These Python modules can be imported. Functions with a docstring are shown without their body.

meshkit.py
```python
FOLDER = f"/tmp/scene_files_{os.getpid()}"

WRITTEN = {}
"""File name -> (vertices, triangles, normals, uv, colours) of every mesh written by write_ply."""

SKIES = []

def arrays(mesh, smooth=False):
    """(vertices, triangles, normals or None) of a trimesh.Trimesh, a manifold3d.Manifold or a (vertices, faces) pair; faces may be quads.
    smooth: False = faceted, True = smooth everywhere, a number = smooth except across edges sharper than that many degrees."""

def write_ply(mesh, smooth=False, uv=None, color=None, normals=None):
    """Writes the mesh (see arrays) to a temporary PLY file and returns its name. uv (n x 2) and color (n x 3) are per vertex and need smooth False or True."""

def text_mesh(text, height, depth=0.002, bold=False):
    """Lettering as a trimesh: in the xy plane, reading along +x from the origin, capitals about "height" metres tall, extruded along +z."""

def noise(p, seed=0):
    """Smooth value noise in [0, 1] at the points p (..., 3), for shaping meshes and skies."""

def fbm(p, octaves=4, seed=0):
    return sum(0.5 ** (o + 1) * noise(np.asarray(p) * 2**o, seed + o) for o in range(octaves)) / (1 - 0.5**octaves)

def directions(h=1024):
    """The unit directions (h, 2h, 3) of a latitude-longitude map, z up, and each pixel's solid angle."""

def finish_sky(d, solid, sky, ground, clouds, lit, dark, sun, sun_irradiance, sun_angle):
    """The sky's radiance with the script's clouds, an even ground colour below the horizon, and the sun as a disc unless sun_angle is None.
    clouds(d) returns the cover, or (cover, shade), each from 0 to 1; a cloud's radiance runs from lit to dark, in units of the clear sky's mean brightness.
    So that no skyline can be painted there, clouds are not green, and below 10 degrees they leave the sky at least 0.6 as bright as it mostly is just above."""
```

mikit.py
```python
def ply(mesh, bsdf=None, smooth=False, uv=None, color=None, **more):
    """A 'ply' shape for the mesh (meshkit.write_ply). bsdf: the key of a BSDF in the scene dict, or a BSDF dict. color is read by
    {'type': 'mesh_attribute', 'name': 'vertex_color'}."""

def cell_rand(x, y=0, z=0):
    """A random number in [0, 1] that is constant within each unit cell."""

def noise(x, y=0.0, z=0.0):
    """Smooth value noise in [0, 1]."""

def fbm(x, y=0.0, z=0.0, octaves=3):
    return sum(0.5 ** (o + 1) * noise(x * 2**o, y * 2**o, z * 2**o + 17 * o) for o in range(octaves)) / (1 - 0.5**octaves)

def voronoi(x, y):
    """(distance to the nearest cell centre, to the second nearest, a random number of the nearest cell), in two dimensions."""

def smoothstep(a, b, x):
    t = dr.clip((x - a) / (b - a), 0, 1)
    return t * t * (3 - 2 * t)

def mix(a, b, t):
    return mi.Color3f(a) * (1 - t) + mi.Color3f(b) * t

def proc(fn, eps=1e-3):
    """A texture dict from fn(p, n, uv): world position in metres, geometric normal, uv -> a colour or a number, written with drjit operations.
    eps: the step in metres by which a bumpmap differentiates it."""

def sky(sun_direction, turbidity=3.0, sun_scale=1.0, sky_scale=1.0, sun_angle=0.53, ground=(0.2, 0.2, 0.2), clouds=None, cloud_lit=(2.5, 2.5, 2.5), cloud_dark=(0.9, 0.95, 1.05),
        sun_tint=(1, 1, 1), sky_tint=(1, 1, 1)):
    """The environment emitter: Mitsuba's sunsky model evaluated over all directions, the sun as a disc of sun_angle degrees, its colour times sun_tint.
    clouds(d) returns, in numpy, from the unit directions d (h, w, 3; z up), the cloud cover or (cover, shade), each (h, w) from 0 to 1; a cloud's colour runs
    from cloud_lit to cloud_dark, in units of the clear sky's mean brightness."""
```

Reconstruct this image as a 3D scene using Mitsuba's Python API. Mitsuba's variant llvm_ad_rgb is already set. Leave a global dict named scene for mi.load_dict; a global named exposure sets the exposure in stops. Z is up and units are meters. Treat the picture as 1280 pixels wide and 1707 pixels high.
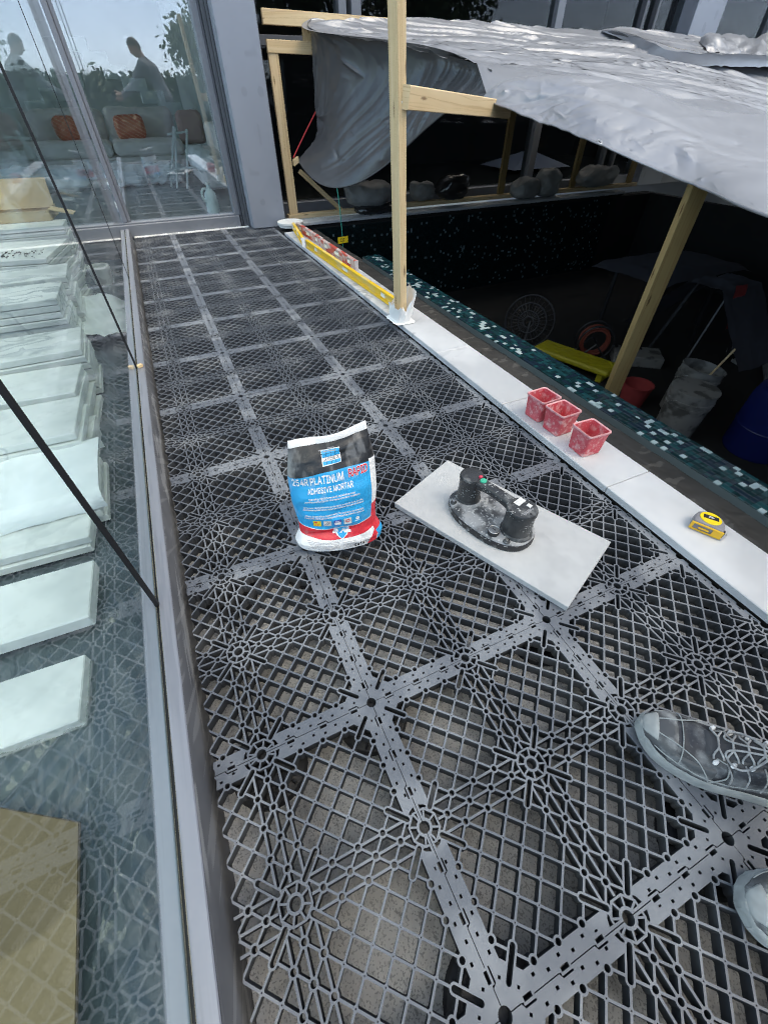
import math, random
import numpy as np, trimesh, manifold3d as m3
import drjit as dr
import mitsuba as mi
import mikit, meshkit
from shapely.geometry import Polygon, Point, LineString, box as sbox
from shapely.ops import unary_union
from shapely import affinity
from scipy.interpolate import RectBivariateSpline
from mikit import noise, fbm, smoothstep, mix, voronoi, cell_rand

T = mi.ScalarTransform4f
scene, labels = {}, {}
rng = np.random.default_rng(7)

# ---------------------------------------------------------------- camera, sky, exposure
CAM = np.array([-0.1191, -0.3352, 0.9700])
ROT = np.array([[0.9079, -0.4191, -0.0038], [-0.2999, -0.6433, -0.7045], [0.2928, 0.6408, -0.7097]])   # rows: right, down, forward
FOC = 689.94
scene['camera'] = {'type': 'perspective', 'fov': math.degrees(2 * math.atan(640 / FOC)), 'fov_axis': 'x', 'near_clip': 0.03, 'far_clip': 800.0,
                   'to_world': T().look_at(origin=CAM.tolist(), target=(CAM + ROT[2]).tolist(), up=(-ROT[1]).tolist())}


def sky_clouds(d):
    z = np.maximum(d[..., 2], 0.02)
    p = np.stack([d[..., 0] / (z + .25) * 1.6, d[..., 1] / (z + .25) * 1.6, 0 * z + 3.7], -1)
    n = meshkit.fbm(p, 5, 11)
    cover = np.clip((n - .34) * 5, 0, 1) * np.clip((d[..., 2] - .16) * 2.4, 0, 1)
    cover = np.maximum(cover, .35 * np.clip(1.15 - d[..., 2] * 2.2, 0, 1))
    shade = np.clip((meshkit.fbm(p * 1.7 + 9, 4, 5) - .45) * 1.5, 0, .8)
    return cover, shade


scene['sky'] = mikit.sky((0.42, -0.50, 0.98), turbidity=3, sun_scale=0.16, sky_scale=1.0, sun_angle=34, clouds=sky_clouds,
                         cloud_lit=(2.2, 2.3, 2.42), cloud_dark=(1.15, 1.22, 1.32), sun_tint=(.95, .98, 1.0))
exposure = 3.1


# ---------------------------------------------------------------- helpers
def ray(x, y):
    return ROT.T @ np.array([(x - 640) / FOC, (y - 853.5) / FOC, 1.0])


def on_z(x, y, z):                                   # the point of a horizontal plane that the photograph shows at pixel x, y
    d = ray(x, y); return CAM + d * ((z - CAM[2]) / d[2])


def on_y(x, y, Y):                                   # the same for an upright plane parallel to the house
    d = ray(x, y); return CAM + d * ((Y - CAM[1]) / d[1])


def unit(v):
    v = np.asarray(v, float); return v / np.linalg.norm(v)


def cat(ms):
    return trimesh.util.concatenate([m for m in ms])


def tm(v, f):
    f = np.asarray(f, int)
    if f.shape[1] == 4:
        f = np.vstack([f[:, [0, 1, 2]], f[:, [0, 2, 3]]])
    return trimesh.Trimesh(np.asarray(v, float), f, process=False)


def key_for(name):
    if name not in used:
        used[name] = 0; return name
    used[name] += 1
    return f'{name}_{used[name]:03d}'


used = {}


def thing(name, label=None, category=None, group=None, kind=None):
    k = key_for(name)
    d = {}
    if label: d['label'] = label
    if category: d['category'] = category
    if group: d['group'] = group
    if kind: d['kind'] = kind
    labels[k] = d
    return k


def put(key, mesh, bsdf, smooth=False, uv=None, to_world=None, **kw):
    """One entry of the scene from a mesh (or from a ready ply dict)."""
    if isinstance(mesh, dict):
        s = dict(mesh)
    else:
        s = mikit.ply(mesh, 'm_' + bsdf, smooth=smooth, uv=uv, **kw)
    if to_world is not None: s['to_world'] = to_world
    scene[key] = s
    return key


def part(parent, name, mesh, bsdf, smooth=False, uv=None, to_world=None, label=None, **kw):
    k = key_for(parent + '__' + name)
    put(k, mesh, bsdf, smooth, uv, to_world, **kw)
    if label: labels[k] = {'label': label}
    return k


def box(lo, hi, ch=0.0):
    lo, hi = np.minimum(lo, hi).astype(float), np.maximum(lo, hi).astype(float)
    if ch <= 0:
        m = trimesh.creation.box(hi - lo); m.apply_translation((lo + hi) / 2); return m
    h = (hi - lo) / 2
    pts = []
    for sx in (-1, 1):
        for sy in (-1, 1):
            for sz in (-1, 1):
                for k in range(3):
                    q = h - ch; q = q.copy(); q[k] = h[k]
                    pts.append(q * [sx, sy, sz])
    m = trimesh.convex.convex_hull(np.array(pts)); m.apply_translation((lo + hi) / 2); return m


def frame(axis, up=(0, 0, 1)):
    a = unit(axis); u = np.asarray(up, float); u = u - a * (u @ a)
    if np.linalg.norm(u) < 1e-6: u = np.array([0, 1.0, 0]) - a * a[1]
    u = unit(u); return a, np.cross(u, a), u


def bar(p, q, w, h, up=(0, 0, 1), ch=0.003):
    """A squared bar from p to q, w wide and h high, with soft arrises; returns mesh, uv (u along the bar, v round it)."""
    p, q = np.asarray(p, float), np.asarray(q, float)
    a, s, u = frame(q - p, up)
    L = np.linalg.norm(q - p)
    prof = [(-w/2+ch, -h/2), (w/2-ch, -h/2), (w/2, -h/2+ch), (w/2, h/2-ch), (w/2-ch, h/2), (-w/2+ch, h/2), (-w/2, h/2-ch), (-w/2, -h/2+ch)]
    v, f, uv = [], [], []
    off = rng.uniform(0, 50)
    per = 0
    for i in range(8):
        (x0, y0), (x1, y1) = prof[i], prof[(i + 1) % 8]
        b = len(v); d = math.hypot(x1 - x0, y1 - y0)
        for t in (0, L):
            for (x, y), pe in (((x0, y0), per), ((x1, y1), per + d)):
                v.append(p + a * t + s * x + u * y); uv.append((t + off, pe))
        f += [(b, b + 1, b + 3), (b, b + 3, b + 2)]
        per += d
    for t, fl in ((0, 1), (L, 0)):
        b = len(v)
        for x, y in prof:
            v.append(p + a * t + s * x + u * y); uv.append((off + x * .3, y + 7))
        for i in range(1, 7):
            f.append((b, b + i + 1, b + i) if fl else (b, b + i, b + i + 1))
    m = tm(v, f)
    if m.volume < 0: m.invert()
    return m, np.array(uv)


def timber(parent, name, p, q, w, h, up=(0, 0, 1), bsdf='pine', label=None):
    m, uv = bar(p, q, w, h, up)
    return part(parent, name, m, bsdf, False, uv, label=label)


def tube(pts, r, n=8, closed_ends=True):
    pts = np.asarray(pts, float); N = len(pts)
    r = np.broadcast_to(r, N)
    v, f = [], []
    t = np.gradient(pts, axis=0); t /= np.linalg.norm(t, axis=1, keepdims=True) + 1e-12
    u = np.cross(t[0], [0, 0, 1.0])
    if np.linalg.norm(u) < .1: u = np.cross(t[0], [0, 1.0, 0])
    u = unit(u)
    for i in range(N):
        u = unit(u - t[i] * (u @ t[i])); w = np.cross(t[i], u)
        for k in range(n):
            an = 2 * math.pi * k / n
            v.append(pts[i] + r[i] * (math.cos(an) * u + math.sin(an) * w))
    for i in range(N - 1):
        for k in range(n):
            a, b = i * n + k, i * n + (k + 1) % n
            f += [(a, b, b + n), (a, b + n, a + n)]
    if closed_ends:
        v += [pts[0], pts[-1]]
        for k in range(n):
            f += [(N * n, (k + 1) % n, k), (N * n + 1, (N - 1) * n + k, (N - 1) * n + (k + 1) % n)]
    m = tm(v, f)
    return m


def spline(pts, n=30):
    from scipy.interpolate import CubicSpline
    pts = np.asarray(pts, float)
    s = np.r_[0, np.cumsum(np.linalg.norm(np.diff(pts, axis=0), axis=1))]
    return CubicSpline(s, pts)(np.linspace(0, s[-1], n))


def loft(rings, cap=True):
    """rings: (k, n, 3)."""
    R = np.asarray(rings, float); k, n, _ = R.shape
    v = R.reshape(-1, 3); f = []
    for i in range(k - 1):
        for j in range(n):
            a, b = i * n + j, i * n + (j + 1) % n
            f += [(a, b, b + n), (a, b + n, a + n)]
    v = list(v)
    if cap:
        for i, fl in ((0, 1), (k - 1, 0)):
            c = len(v); v.append(R[i].mean(0))
            for j in range(n):
                a, b = i * n + j, i * n + (j + 1) % n
                f.append((c, b, a) if fl else (c, a, b))
    m = tm(v, f)
    if m.volume < 0: m.invert()
    return m


def lathe(profile, n=40, at=(0, 0, 0)):
    """profile: (radius, z) pairs, from one end to the other."""
    an = np.arange(n) * 2 * math.pi / n
    rings = [[(r * math.cos(a), r * math.sin(a), z) for a in an] for r, z in profile]
    m = loft(rings, cap=True); m.apply_translation(at); return m


def prism(poly, h, z=0.0):
    gs = getattr(poly, 'geoms', [poly])
    m = cat([trimesh.creation.extrude_polygon(g, h, engine='earcut') for g in gs if g.area > 1e-10])
    m.apply_translation((0, 0, z)); return m


def place(m, origin, ex, ey=None, ez=(0, 0, 1)):
    ex, ez = unit(ex), unit(ez)
    ey = np.cross(ez, ex) if ey is None else unit(ey)
    M = np.eye(4); M[:3, 0], M[:3, 1], M[:3, 2], M[:3, 3] = ex, ey, ez, origin
    m = m.copy(); m.apply_transform(M); return m


def grid_mesh(P, flip=False):
    n, k, _ = P.shape
    i, j = np.meshgrid(np.arange(n - 1), np.arange(k - 1), indexing='ij')
    a = (i * k + j).ravel(); f = np.stack([a, a + 1, a + k + 1, a + k], 1)
    return tm(P.reshape(-1, 3), f[:, ::-1] if flip else f)


def nz(p, s, seed=0, oct=3):
    return meshkit.fbm(np.asarray(p) * s, oct, seed) - .5


def hull_chain(joints, chains, refine=0.01, smooth=8):
    """One continuous body: hulls of spheres along bones, joined, refined and smoothed."""
    tot = m3.Manifold()
    for ch in chains:
        for a, b in zip(ch[:-1], ch[1:]):
            (pa, ra), (pb, rb) = joints[a], joints[b]
            s1 = m3.Manifold.sphere(ra, 16).translate(tuple(map(float, pa)))
            s2 = m3.Manifold.sphere(rb, 16).translate(tuple(map(float, pb)))
            tot = tot + m3.Manifold.batch_hull([s1, s2])
    tot = tot.refine_to_length(refine)
    mm = tot.to_mesh()
    m = trimesh.Trimesh(mm.vert_properties[:, :3], mm.tri_verts, process=True)
    trimesh.smoothing.filter_taubin(m, iterations=smooth)
    return m


# ---------------------------------------------------------------- materials
def rgb(*c): return {'type': 'rgb', 'value': list(c)}


def pbr(name, color, rough=.5, two=True, **kw):
    b = {'type': 'principled', 'base_color': color if isinstance(color, dict) else rgb(*color), 'roughness': rough, **kw}
    scene['m_' + name] = {'type': 'twosided', 'bsdf': b} if two else b


def bumped(name, color, rough, height, eps=1e-3, scale=1.0, **kw):
    b = {'type': 'principled', 'base_color': color if isinstance(color, dict) else rgb(*color), 'roughness': rough, **kw}
    scene['m_' + name] = {'type': 'twosided', 'bsdf': {'type': 'bumpmap', 'arbitrary': mikit.proc(height, eps), 'scale': scale, 'bsdf': b}}


P = mikit.proc
# glossy black plastic, dusty on top; shade between ribs put into blackened sides
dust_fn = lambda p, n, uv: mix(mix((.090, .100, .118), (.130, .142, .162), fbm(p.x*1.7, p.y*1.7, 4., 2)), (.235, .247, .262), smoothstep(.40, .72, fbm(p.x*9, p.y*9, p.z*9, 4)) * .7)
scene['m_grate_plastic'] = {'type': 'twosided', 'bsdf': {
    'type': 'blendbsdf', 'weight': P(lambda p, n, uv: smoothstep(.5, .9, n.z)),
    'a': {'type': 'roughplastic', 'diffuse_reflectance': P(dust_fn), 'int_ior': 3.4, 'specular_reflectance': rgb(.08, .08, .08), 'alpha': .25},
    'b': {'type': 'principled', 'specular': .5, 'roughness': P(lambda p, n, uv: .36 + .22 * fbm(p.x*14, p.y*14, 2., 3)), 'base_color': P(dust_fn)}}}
pbr('slab_concrete', P(lambda p, n, uv: mix((.55, .54, .505), (.71, .695, .66), fbm(p.x*7, p.y*7, 1., 4)) * (1 - .38 * smoothstep(.62, .8, noise(p.x*420, p.y*420, 3.)) - .16 * smoothstep(.6, .75, fbm(p.x*60, p.y*60, 2., 2))) * (1 - .35*smoothstep(.55, .7, fbm(p.x*2.3, p.y*2.3, 8., 3)))), .85)
pbr('pedestal_plastic', (.035, .036, .04), .42)


def marble_fn(p, n, uv):
    w = fbm(p.x*5, p.y*5, p.z*5, 4)
    v = dr.abs(fbm(p.x*3 + w*1.6, p.y*7 + w*2.2, p.z*4, 4) - .5)
    vein = smoothstep(.07, .0, v) * smoothstep(.42, .62, fbm(p.x*2.1, p.y*2.1, p.z*2 + 9, 2))
    c = mix((.56, .572, .58), (.455, .468, .478), smoothstep(.30, .70, w))
    return mix(c, (.33, .345, .36), vein * .9)


pbr('marble', P(marble_fn), .33, specular=.5)


def dusty_marble_fn(p, n, uv):
    c = marble_fn(p, n, uv)
    return mix(c, (.55, .56, .555), .65) * (.82 - .05 * smoothstep(.3, .8, fbm(p.x*40, p.y*40, p.z*40, 3)))


pbr('dusty_marble', P(dusty_marble_fn), .6)


def slab_fn(p, n, uv):
    w = fbm(p.x*6, p.y*6, p.z*4, 4)
    v = dr.abs(fbm(p.x*2.2 + w, p.y*9 + w*2.4, p.z*3, 4) - .5)
    c = mix((.70, .71, .68), (.55, .57, .55), smoothstep(.35, .75, w))
    c = mix(c, (.48, .49, .47), smoothstep(.5, .8, fbm(p.x*28, p.y*28, p.z*28, 4)) * .35)
    return mix(c, (.34, .37, .37), smoothstep(.06, .0, v) * smoothstep(.45, .6, fbm(p.x*1.6, p.y*1.6, 4., 2)) * .75)


pbr('slab_marble', P(slab_fn), .45)
bumped('channel_metal', P(lambda p, n, uv: mix((.20, .21, .235), (.29, .30, .33), fbm(p.x*30, p.y*2.5, p.z*30, 3)) * (1 - .14 * smoothstep(.5, .7, fbm(p.x*90, p.y*5, p.z*90, 3)))), .42,
       lambda p, n, uv: fbm(p.x*60, p.y*9, p.z*60, 2) * .0006, metallic=.35)


def membrane_fn(p, n, uv):
    s = smoothstep(.56, .66, fbm(p.y*5 + p.z*4, p.z*26 - p.y*2, p.x*9, 4))
    streak = smoothstep(.66, .76, noise(p.y*46 + p.z*60, p.z*9, 3.))
    return mix(mix((.085, .087, .094), (.17, .173, .18), fbm(p.y*9, p.z*9, 3., 3)), (.46, .46, .45), s * .35 + streak * .18)


bumped('membrane', P(membrane_fn), .5, lambda p, n, uv: fbm(p.y*22, p.z*32, p.x*20, 3) * .004)
pbr('gasket_black', (.008, .008, .009), .55)
pbr('sealant_tan', (.30, .26, .17), .6)
pbr('alu_grey', P(lambda p, n, uv: mix((.245, .265, .305), (.285, .305, .345), fbm(p.x*3, p.y*3, p.z*1.2, 3)) * (1 - .12 * smoothstep(.7, .78, noise(p.x*14, p.y*14, p.z*9)))), .42, metallic=.15)
pbr('alu_dark', P(lambda p, n, uv: mix((.075, .08, .09), (.11, .115, .125), fbm(p.x*6, p.y*6, p.z*4, 3))), .4)
pbr('alu_mid', P(lambda p, n, uv: mix((.17, .18, .20), (.21, .22, .24), fbm(p.x*6, p.y*6, p.z*4, 3))), .4, metallic=.2)
scene['m_coated_glass'] = {'type': 'thindielectric', 'int_ior': 2.6, 'specular_transmittance': rgb(.74, .82, .81)}
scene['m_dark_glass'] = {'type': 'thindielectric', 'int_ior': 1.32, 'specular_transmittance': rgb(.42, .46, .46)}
scene['m_fence_glass'] = {'type': 'thindielectric', 'int_ior': 1.52, 'specular_transmittance': rgb(.835, .95, .92)}


def pine_fn(p, n, uv):
    w = fbm(uv.x*1.7, uv.y*16, 2., 3)
    g = noise(uv.x*.9 + 3, uv.y*330 + w*14, 1.)
    c = mix((.57, .405, .205), (.70, .545, .32), fbm(uv.x*2.2, uv.y*40 + w*3, 5., 3))
    c = mix(c, (.38, .235, .095), smoothstep(.55, .95, g) * .45)
    d1, d2, r = voronoi(uv.x*3.1, uv.y*15)
    knot = smoothstep(.12, .03, d1) * dr.select(r > .55, 1., 0.)
    return mix(c, (.16, .085, .035), knot * .85)


pbr('pine', P(pine_fn), .6)
pbr('pine_shaded', P(lambda p, n, uv: pine_fn(p, n, uv) * mi.Color3f(.40, .38, .27)), .7)  # same pine darkened: shade under the tarpaulin put into the colour
pbr('paper_white', (.80, .80, .78), .85)
pbr('foam_white', P(lambda p, n, uv: mix((.74, .77, .76), (.84, .86, .85), fbm(p.x*20, p.y*20, p.z*20, 3))), .5)
pbr('level_yellow', P(lambda p, n, uv: mix((.74, .47, .02), (.68, .52, .16), smoothstep(.5, .75, fbm(p.x*20, p.y*9, p.z*30, 3)))), .38)
pbr('level_red', P(lambda p, n, uv: mix((.42, .07, .05), (.46, .40, .38), smoothstep(.40, .58, fbm(p.x*24, p.y*13, p.z*24, 3)))), .5)
pbr('level_grey', P(lambda p, n, uv: mix((.42, .36, .36), (.62, .60, .59), fbm(p.x*22, p.y*12, p.z*22, 3))), .45)
pbr('vial_clear', (.75, .80, .70), .2)


def red_fn(p, n, uv):
    a = smoothstep(.46, .80, fbm(p.x*70, p.y*70, p.z*50, 5))
    b = smoothstep(.68, .80, fbm(p.x*260 + 5, p.y*260, p.z*160, 2))
    c = mix((.46, .028, .045), (.56, .12, .14), fbm(p.x*18, p.y*18, p.z*18, 2))
    return mix(c, (.72, .50, .49), a * .62 + b * .5)


pbr('red_plastic', P(red_fn), .48)
pbr('cup_rim_red', P(lambda p, n, uv: mix((.52, .13, .15), (.72, .48, .48), fbm(p.x*60, p.y*60, p.z*60, 3))), .45)
pbr('cup_paint', P(lambda p, n, uv: mix((.55, .05, .03), (.75, .38, .03), smoothstep(.5, .7, fbm(p.x*60, p.y*60, 1., 3)))), .4)
pbr('tape_yellow', (.80, .58, .015), .38)
pbr('tape_orange', (.72, .42, .02), .42)
pbr('tape_grey', P(lambda p, n, uv: mix((.16, .155, .17), (.24, .235, .25), fbm(p.x*90, p.y*90, p.z*90, 2))), .6)
pbr('black_plastic', (.02, .02, .022), .4)
pbr('steel', (.62, .62, .60), .28, metallic=.9)


def lifter_fn(p, n, uv):
    b = smoothstep(.72, .79, noise(p.x*230, p.y*230, p.z*230)) * smoothstep(.40, .62, fbm(p.x*20, p.y*20, p.z*20, 2))
    d = smoothstep(.50, .72, fbm(p.x*26, p.y*26, p.z*26, 4)) * smoothstep(-.2, .9, n.z)
    return mix(mix((.016, .017, .018), (.042, .044, .047), fbm(p.x*30, p.y*30, p.z*30, 2)), (.44, .45, .44), dr.minimum(d * .30 + b * .8, 1.))


def lifter_base_fn(p, n, uv):
    a = smoothstep(.34, .66, fbm(p.x*30, p.y*30, p.z*20, 4))
    b = smoothstep(.70, .78, noise(p.x*190, p.y*190, p.z*190))
    c = mix((.05, .053, .058), (.27, .28, .29), a)
    return mix(mix((.02, .02, .022), c, smoothstep(.2, .6, n.z)), (.52, .53, .52), b * .5)


pbr('lifter_body', P(lifter_fn), .40)
pbr('lifter_base', P(lifter_base_fn), .55)
pbr('lifter_rubber', P(lambda p, n, uv: mix((.02, .02, .022), (.24, .245, .245), smoothstep(.5, .72, fbm(p.x*60, p.y*60, p.z*60, 3)) * .8)), .55)
pbr('button_red', (.62, .05, .09), .35); pbr('button_green', (.05, .42, .26), .35)
pbr('sticker_grey', (.62, .62, .60), .5)


def bag_fn(p, n, uv):
    x, y = uv.x, uv.y
    c = mi.Color3f(.77, .775, .77)
    white, red, blue, black = (.77, .775, .77), (.62, .035, .05), (.03, .34, .66), (.016, .017, .019)
    y2 = y - .055 * x * x
    front = dr.select((x > -1.02) & (x < .84), 1., 0.)
    c = mix(white, red, dr.select((y2 > .145) & (y2 < .252), 1., 0.))
    c = mix(c, (.80, .80, .80), dr.select((y2 > .246) & (y2 < .252), 1., 0.))
    c = mix(c, blue, dr.select(y2 >= .252, 1., 0.))
    yb = y + .02 * x * x
    c = mix(c, black, dr.select(yb > .765, 1., 0.) * (1 - .0 * x))
    c = mix(c, mi.Color3f(.16, .165, .17), dr.select(yb > .765, 1., 0.) * smoothstep(.45, .72, fbm(x*3, y*9, 2., 4)) * .8)
    side = mix((.74, .745, .74), (.55, .56, .57), dr.select((dr.abs(x) > 1.12) & (cell_rand(dr.floor(y*60), 0, 3) > .45) & (y > .45) & (y < .72), .6, 0.))
    side = mix(side, red, dr.select((y > .10) & (y < .40), 1., 0.))
    side = mix(side, black, dr.select(yb > .78, 1., 0.))
    c = mix(side, c, front)
    c = mix(c, blue, dr.select((y + .05*(x+1.) < .028), 1., 0.) * dr.select(x < -.55, 1., 0.))
    c = mix(c, red, dr.select((y2 < .05 + (x-.62)*.30) & (x > .62) & (x < .84), 1., 0.))
    c = mix(c, blue, dr.select((x > .86) & (y < .14) & (y > .03), 1., 0.))
    c = mix(c, (.80, .80, .785), dr.select(y > .958, 1., 0.))
    return mix(c, (.60, .60, .59), smoothstep(.58, .75, fbm(x*4, y*7, 4., 4)) * .16)


pbr('bag_print', P(bag_fn), .34, specular=.5)
pbr('ink_white', (.80, .80, .80), .4); pbr('ink_red', (.64, .035, .06), .4); pbr('ink_blue', (.03, .34, .66), .4)
pbr('ink_black', (.02, .02, .022), .4); pbr('ink_grey', (.30, .30, .31), .4); pbr('ink_yellow', (.82, .66, .03), .4); pbr('ink_navy', (.06, .10, .42), .4)
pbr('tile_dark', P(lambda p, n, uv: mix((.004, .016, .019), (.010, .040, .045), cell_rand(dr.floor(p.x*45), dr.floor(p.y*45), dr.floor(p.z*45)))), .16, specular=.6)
pbr('tile_teal', (.012, .055, .062), .14, specular=.6)
pbr('tile_navy', (.010, .022, .036), .14, specular=.6)
pbr('tile_light', P(lambda p, n, uv: mix((.24, .33, .34), (.46, .55, .55), noise(p.x*45, p.y*45, p.z*45))), .16, specular=.6)
pbr('tile_dark_shaded', P(lambda p, n, uv: mix((.0015, .006, .007), (.004, .016, .018), cell_rand(dr.floor(p.x*45), 0, dr.floor(p.z*45)))), .25); pbr('tile_light_shaded', (.13, .18, .19), .2); pbr('grout_dark', (.085, .11, .112), .7)  # wall tiles are darker copies of the ledge tiles, pool shade painted in
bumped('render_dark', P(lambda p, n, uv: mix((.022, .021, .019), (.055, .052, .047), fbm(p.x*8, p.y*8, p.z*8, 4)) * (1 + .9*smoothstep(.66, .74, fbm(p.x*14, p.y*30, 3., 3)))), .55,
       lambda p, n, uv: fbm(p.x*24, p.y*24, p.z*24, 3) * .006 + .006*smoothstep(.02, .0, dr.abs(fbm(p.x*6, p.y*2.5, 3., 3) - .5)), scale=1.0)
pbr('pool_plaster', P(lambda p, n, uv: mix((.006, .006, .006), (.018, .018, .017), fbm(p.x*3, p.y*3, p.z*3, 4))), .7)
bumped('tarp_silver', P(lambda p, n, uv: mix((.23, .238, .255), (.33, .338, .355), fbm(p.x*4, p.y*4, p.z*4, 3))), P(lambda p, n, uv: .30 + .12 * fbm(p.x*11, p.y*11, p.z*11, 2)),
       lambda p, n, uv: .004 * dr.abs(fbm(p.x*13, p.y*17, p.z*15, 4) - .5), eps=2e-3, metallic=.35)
bumped('tarp_shaded', P(lambda p, n, uv: mix((.085, .088, .092), (.14, .143, .15), fbm(p.x*5, p.y*5, p.z*3, 3))), .27,
       lambda p, n, uv: .006 * dr.abs(fbm(p.x*10, p.y*10, p.z*4, 4) - .5), eps=2e-3, metallic=.35)  # same silver sheet in darker grey, shade of the hanging side painted in
pbr('sandbag_grey', P(lambda p, n, uv: mix((.16, .16, .155), (.32, .32, .31), fbm(p.x*12, p.y*12, p.z*12, 3))), .5)
pbr('sandbag_black', (.02, .02, .02), .18, specular=.7)
pbr('bucket_shaded', P(lambda p, n, uv: mix((.20, .20, .19), (.08, .08, .075), smoothstep(.45, .7, fbm(p.x*14, p.y*14, p.z*14, 3)))), .5)  # white plastic lowered to grey: gloom of the pool put into the colour
pbr('lid_white', P(lambda p, n, uv: mix((.70, .70, .67), (.52, .51, .48), smoothstep(.5, .7, fbm(p.x*16, p.y*16, p.z*16, 3)))), .5)
pbr('tray_yellow', (.36, .32, .012), .5)
pbr('drum_blue', (.004, .010, .09), .4)
pbr('cloth_dark', (.05, .05, .06), .9); pbr('cloth_red', (.25, .03, .03), .8)
pbr('cord_green', (.03, .30, .22), .5); pbr('cord_red', (.55, .03, .03), .5); pbr('cord_brown', (.22, .05, .03), .5)
pbr('cardboard', P(lambda p, n, uv: mix((.50, .37, .21), (.58, .45, .28), fbm(p.x*9, p.y*9, p.z*9, 3))), .85)
pbr('cardboard_shaded', P(lambda p, n, uv: mix((.17, .125, .062), (.27, .20, .11), fbm(p.x*7, p.y*7, p.z*7, 4)) * (1 - .3 * smoothstep(.55, .6, fbm(p.x*2.2 + 4, p.y*3.1, 1., 3)))), .8)  # cardboard darkened: shading by the glass put into the brown
pbr('yard_paving', P(lambda p, n, uv: mix((.035, .062, .080), (.075, .115, .14), fbm(p.x*3, p.y*3, 2., 4))), .6)
scene['m_film_clear'] = {'type': 'blendbsdf', 'weight': .91, 'a': {'type': 'twosided', 'bsdf': {'type': 'principled', 'base_color': rgb(.55, .62, .65), 'roughness': .22, 'specular': .8}}, 'b': {'type': 'thindielectric', 'int_ior': 1.75}}
pbr('sofa_fabric', P(lambda p, n, uv: mix((.60, .56, .53), (.70, .66, .63), fbm(p.x*9, p.y*9, p.z*9, 3))), .9)
pbr('dust_sheet', (.72, .75, .76), .4)
pbr('cushion_orange', P(lambda p, n, uv: mix((.55, .15, .09), (.74, .46, .36), dr.select(dr.abs(uv.y*9 - dr.round(uv.y*9)) < .08, 1., 0.))), .8)
pbr('cushion_pink', (.48, .33, .31), .85)
pbr('room_wall', P(lambda p, n, uv: mix((.50, .53, .51), (.60, .62, .60), fbm(p.x*2, p.y*2, p.z*2, 3))), .8)
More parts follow.
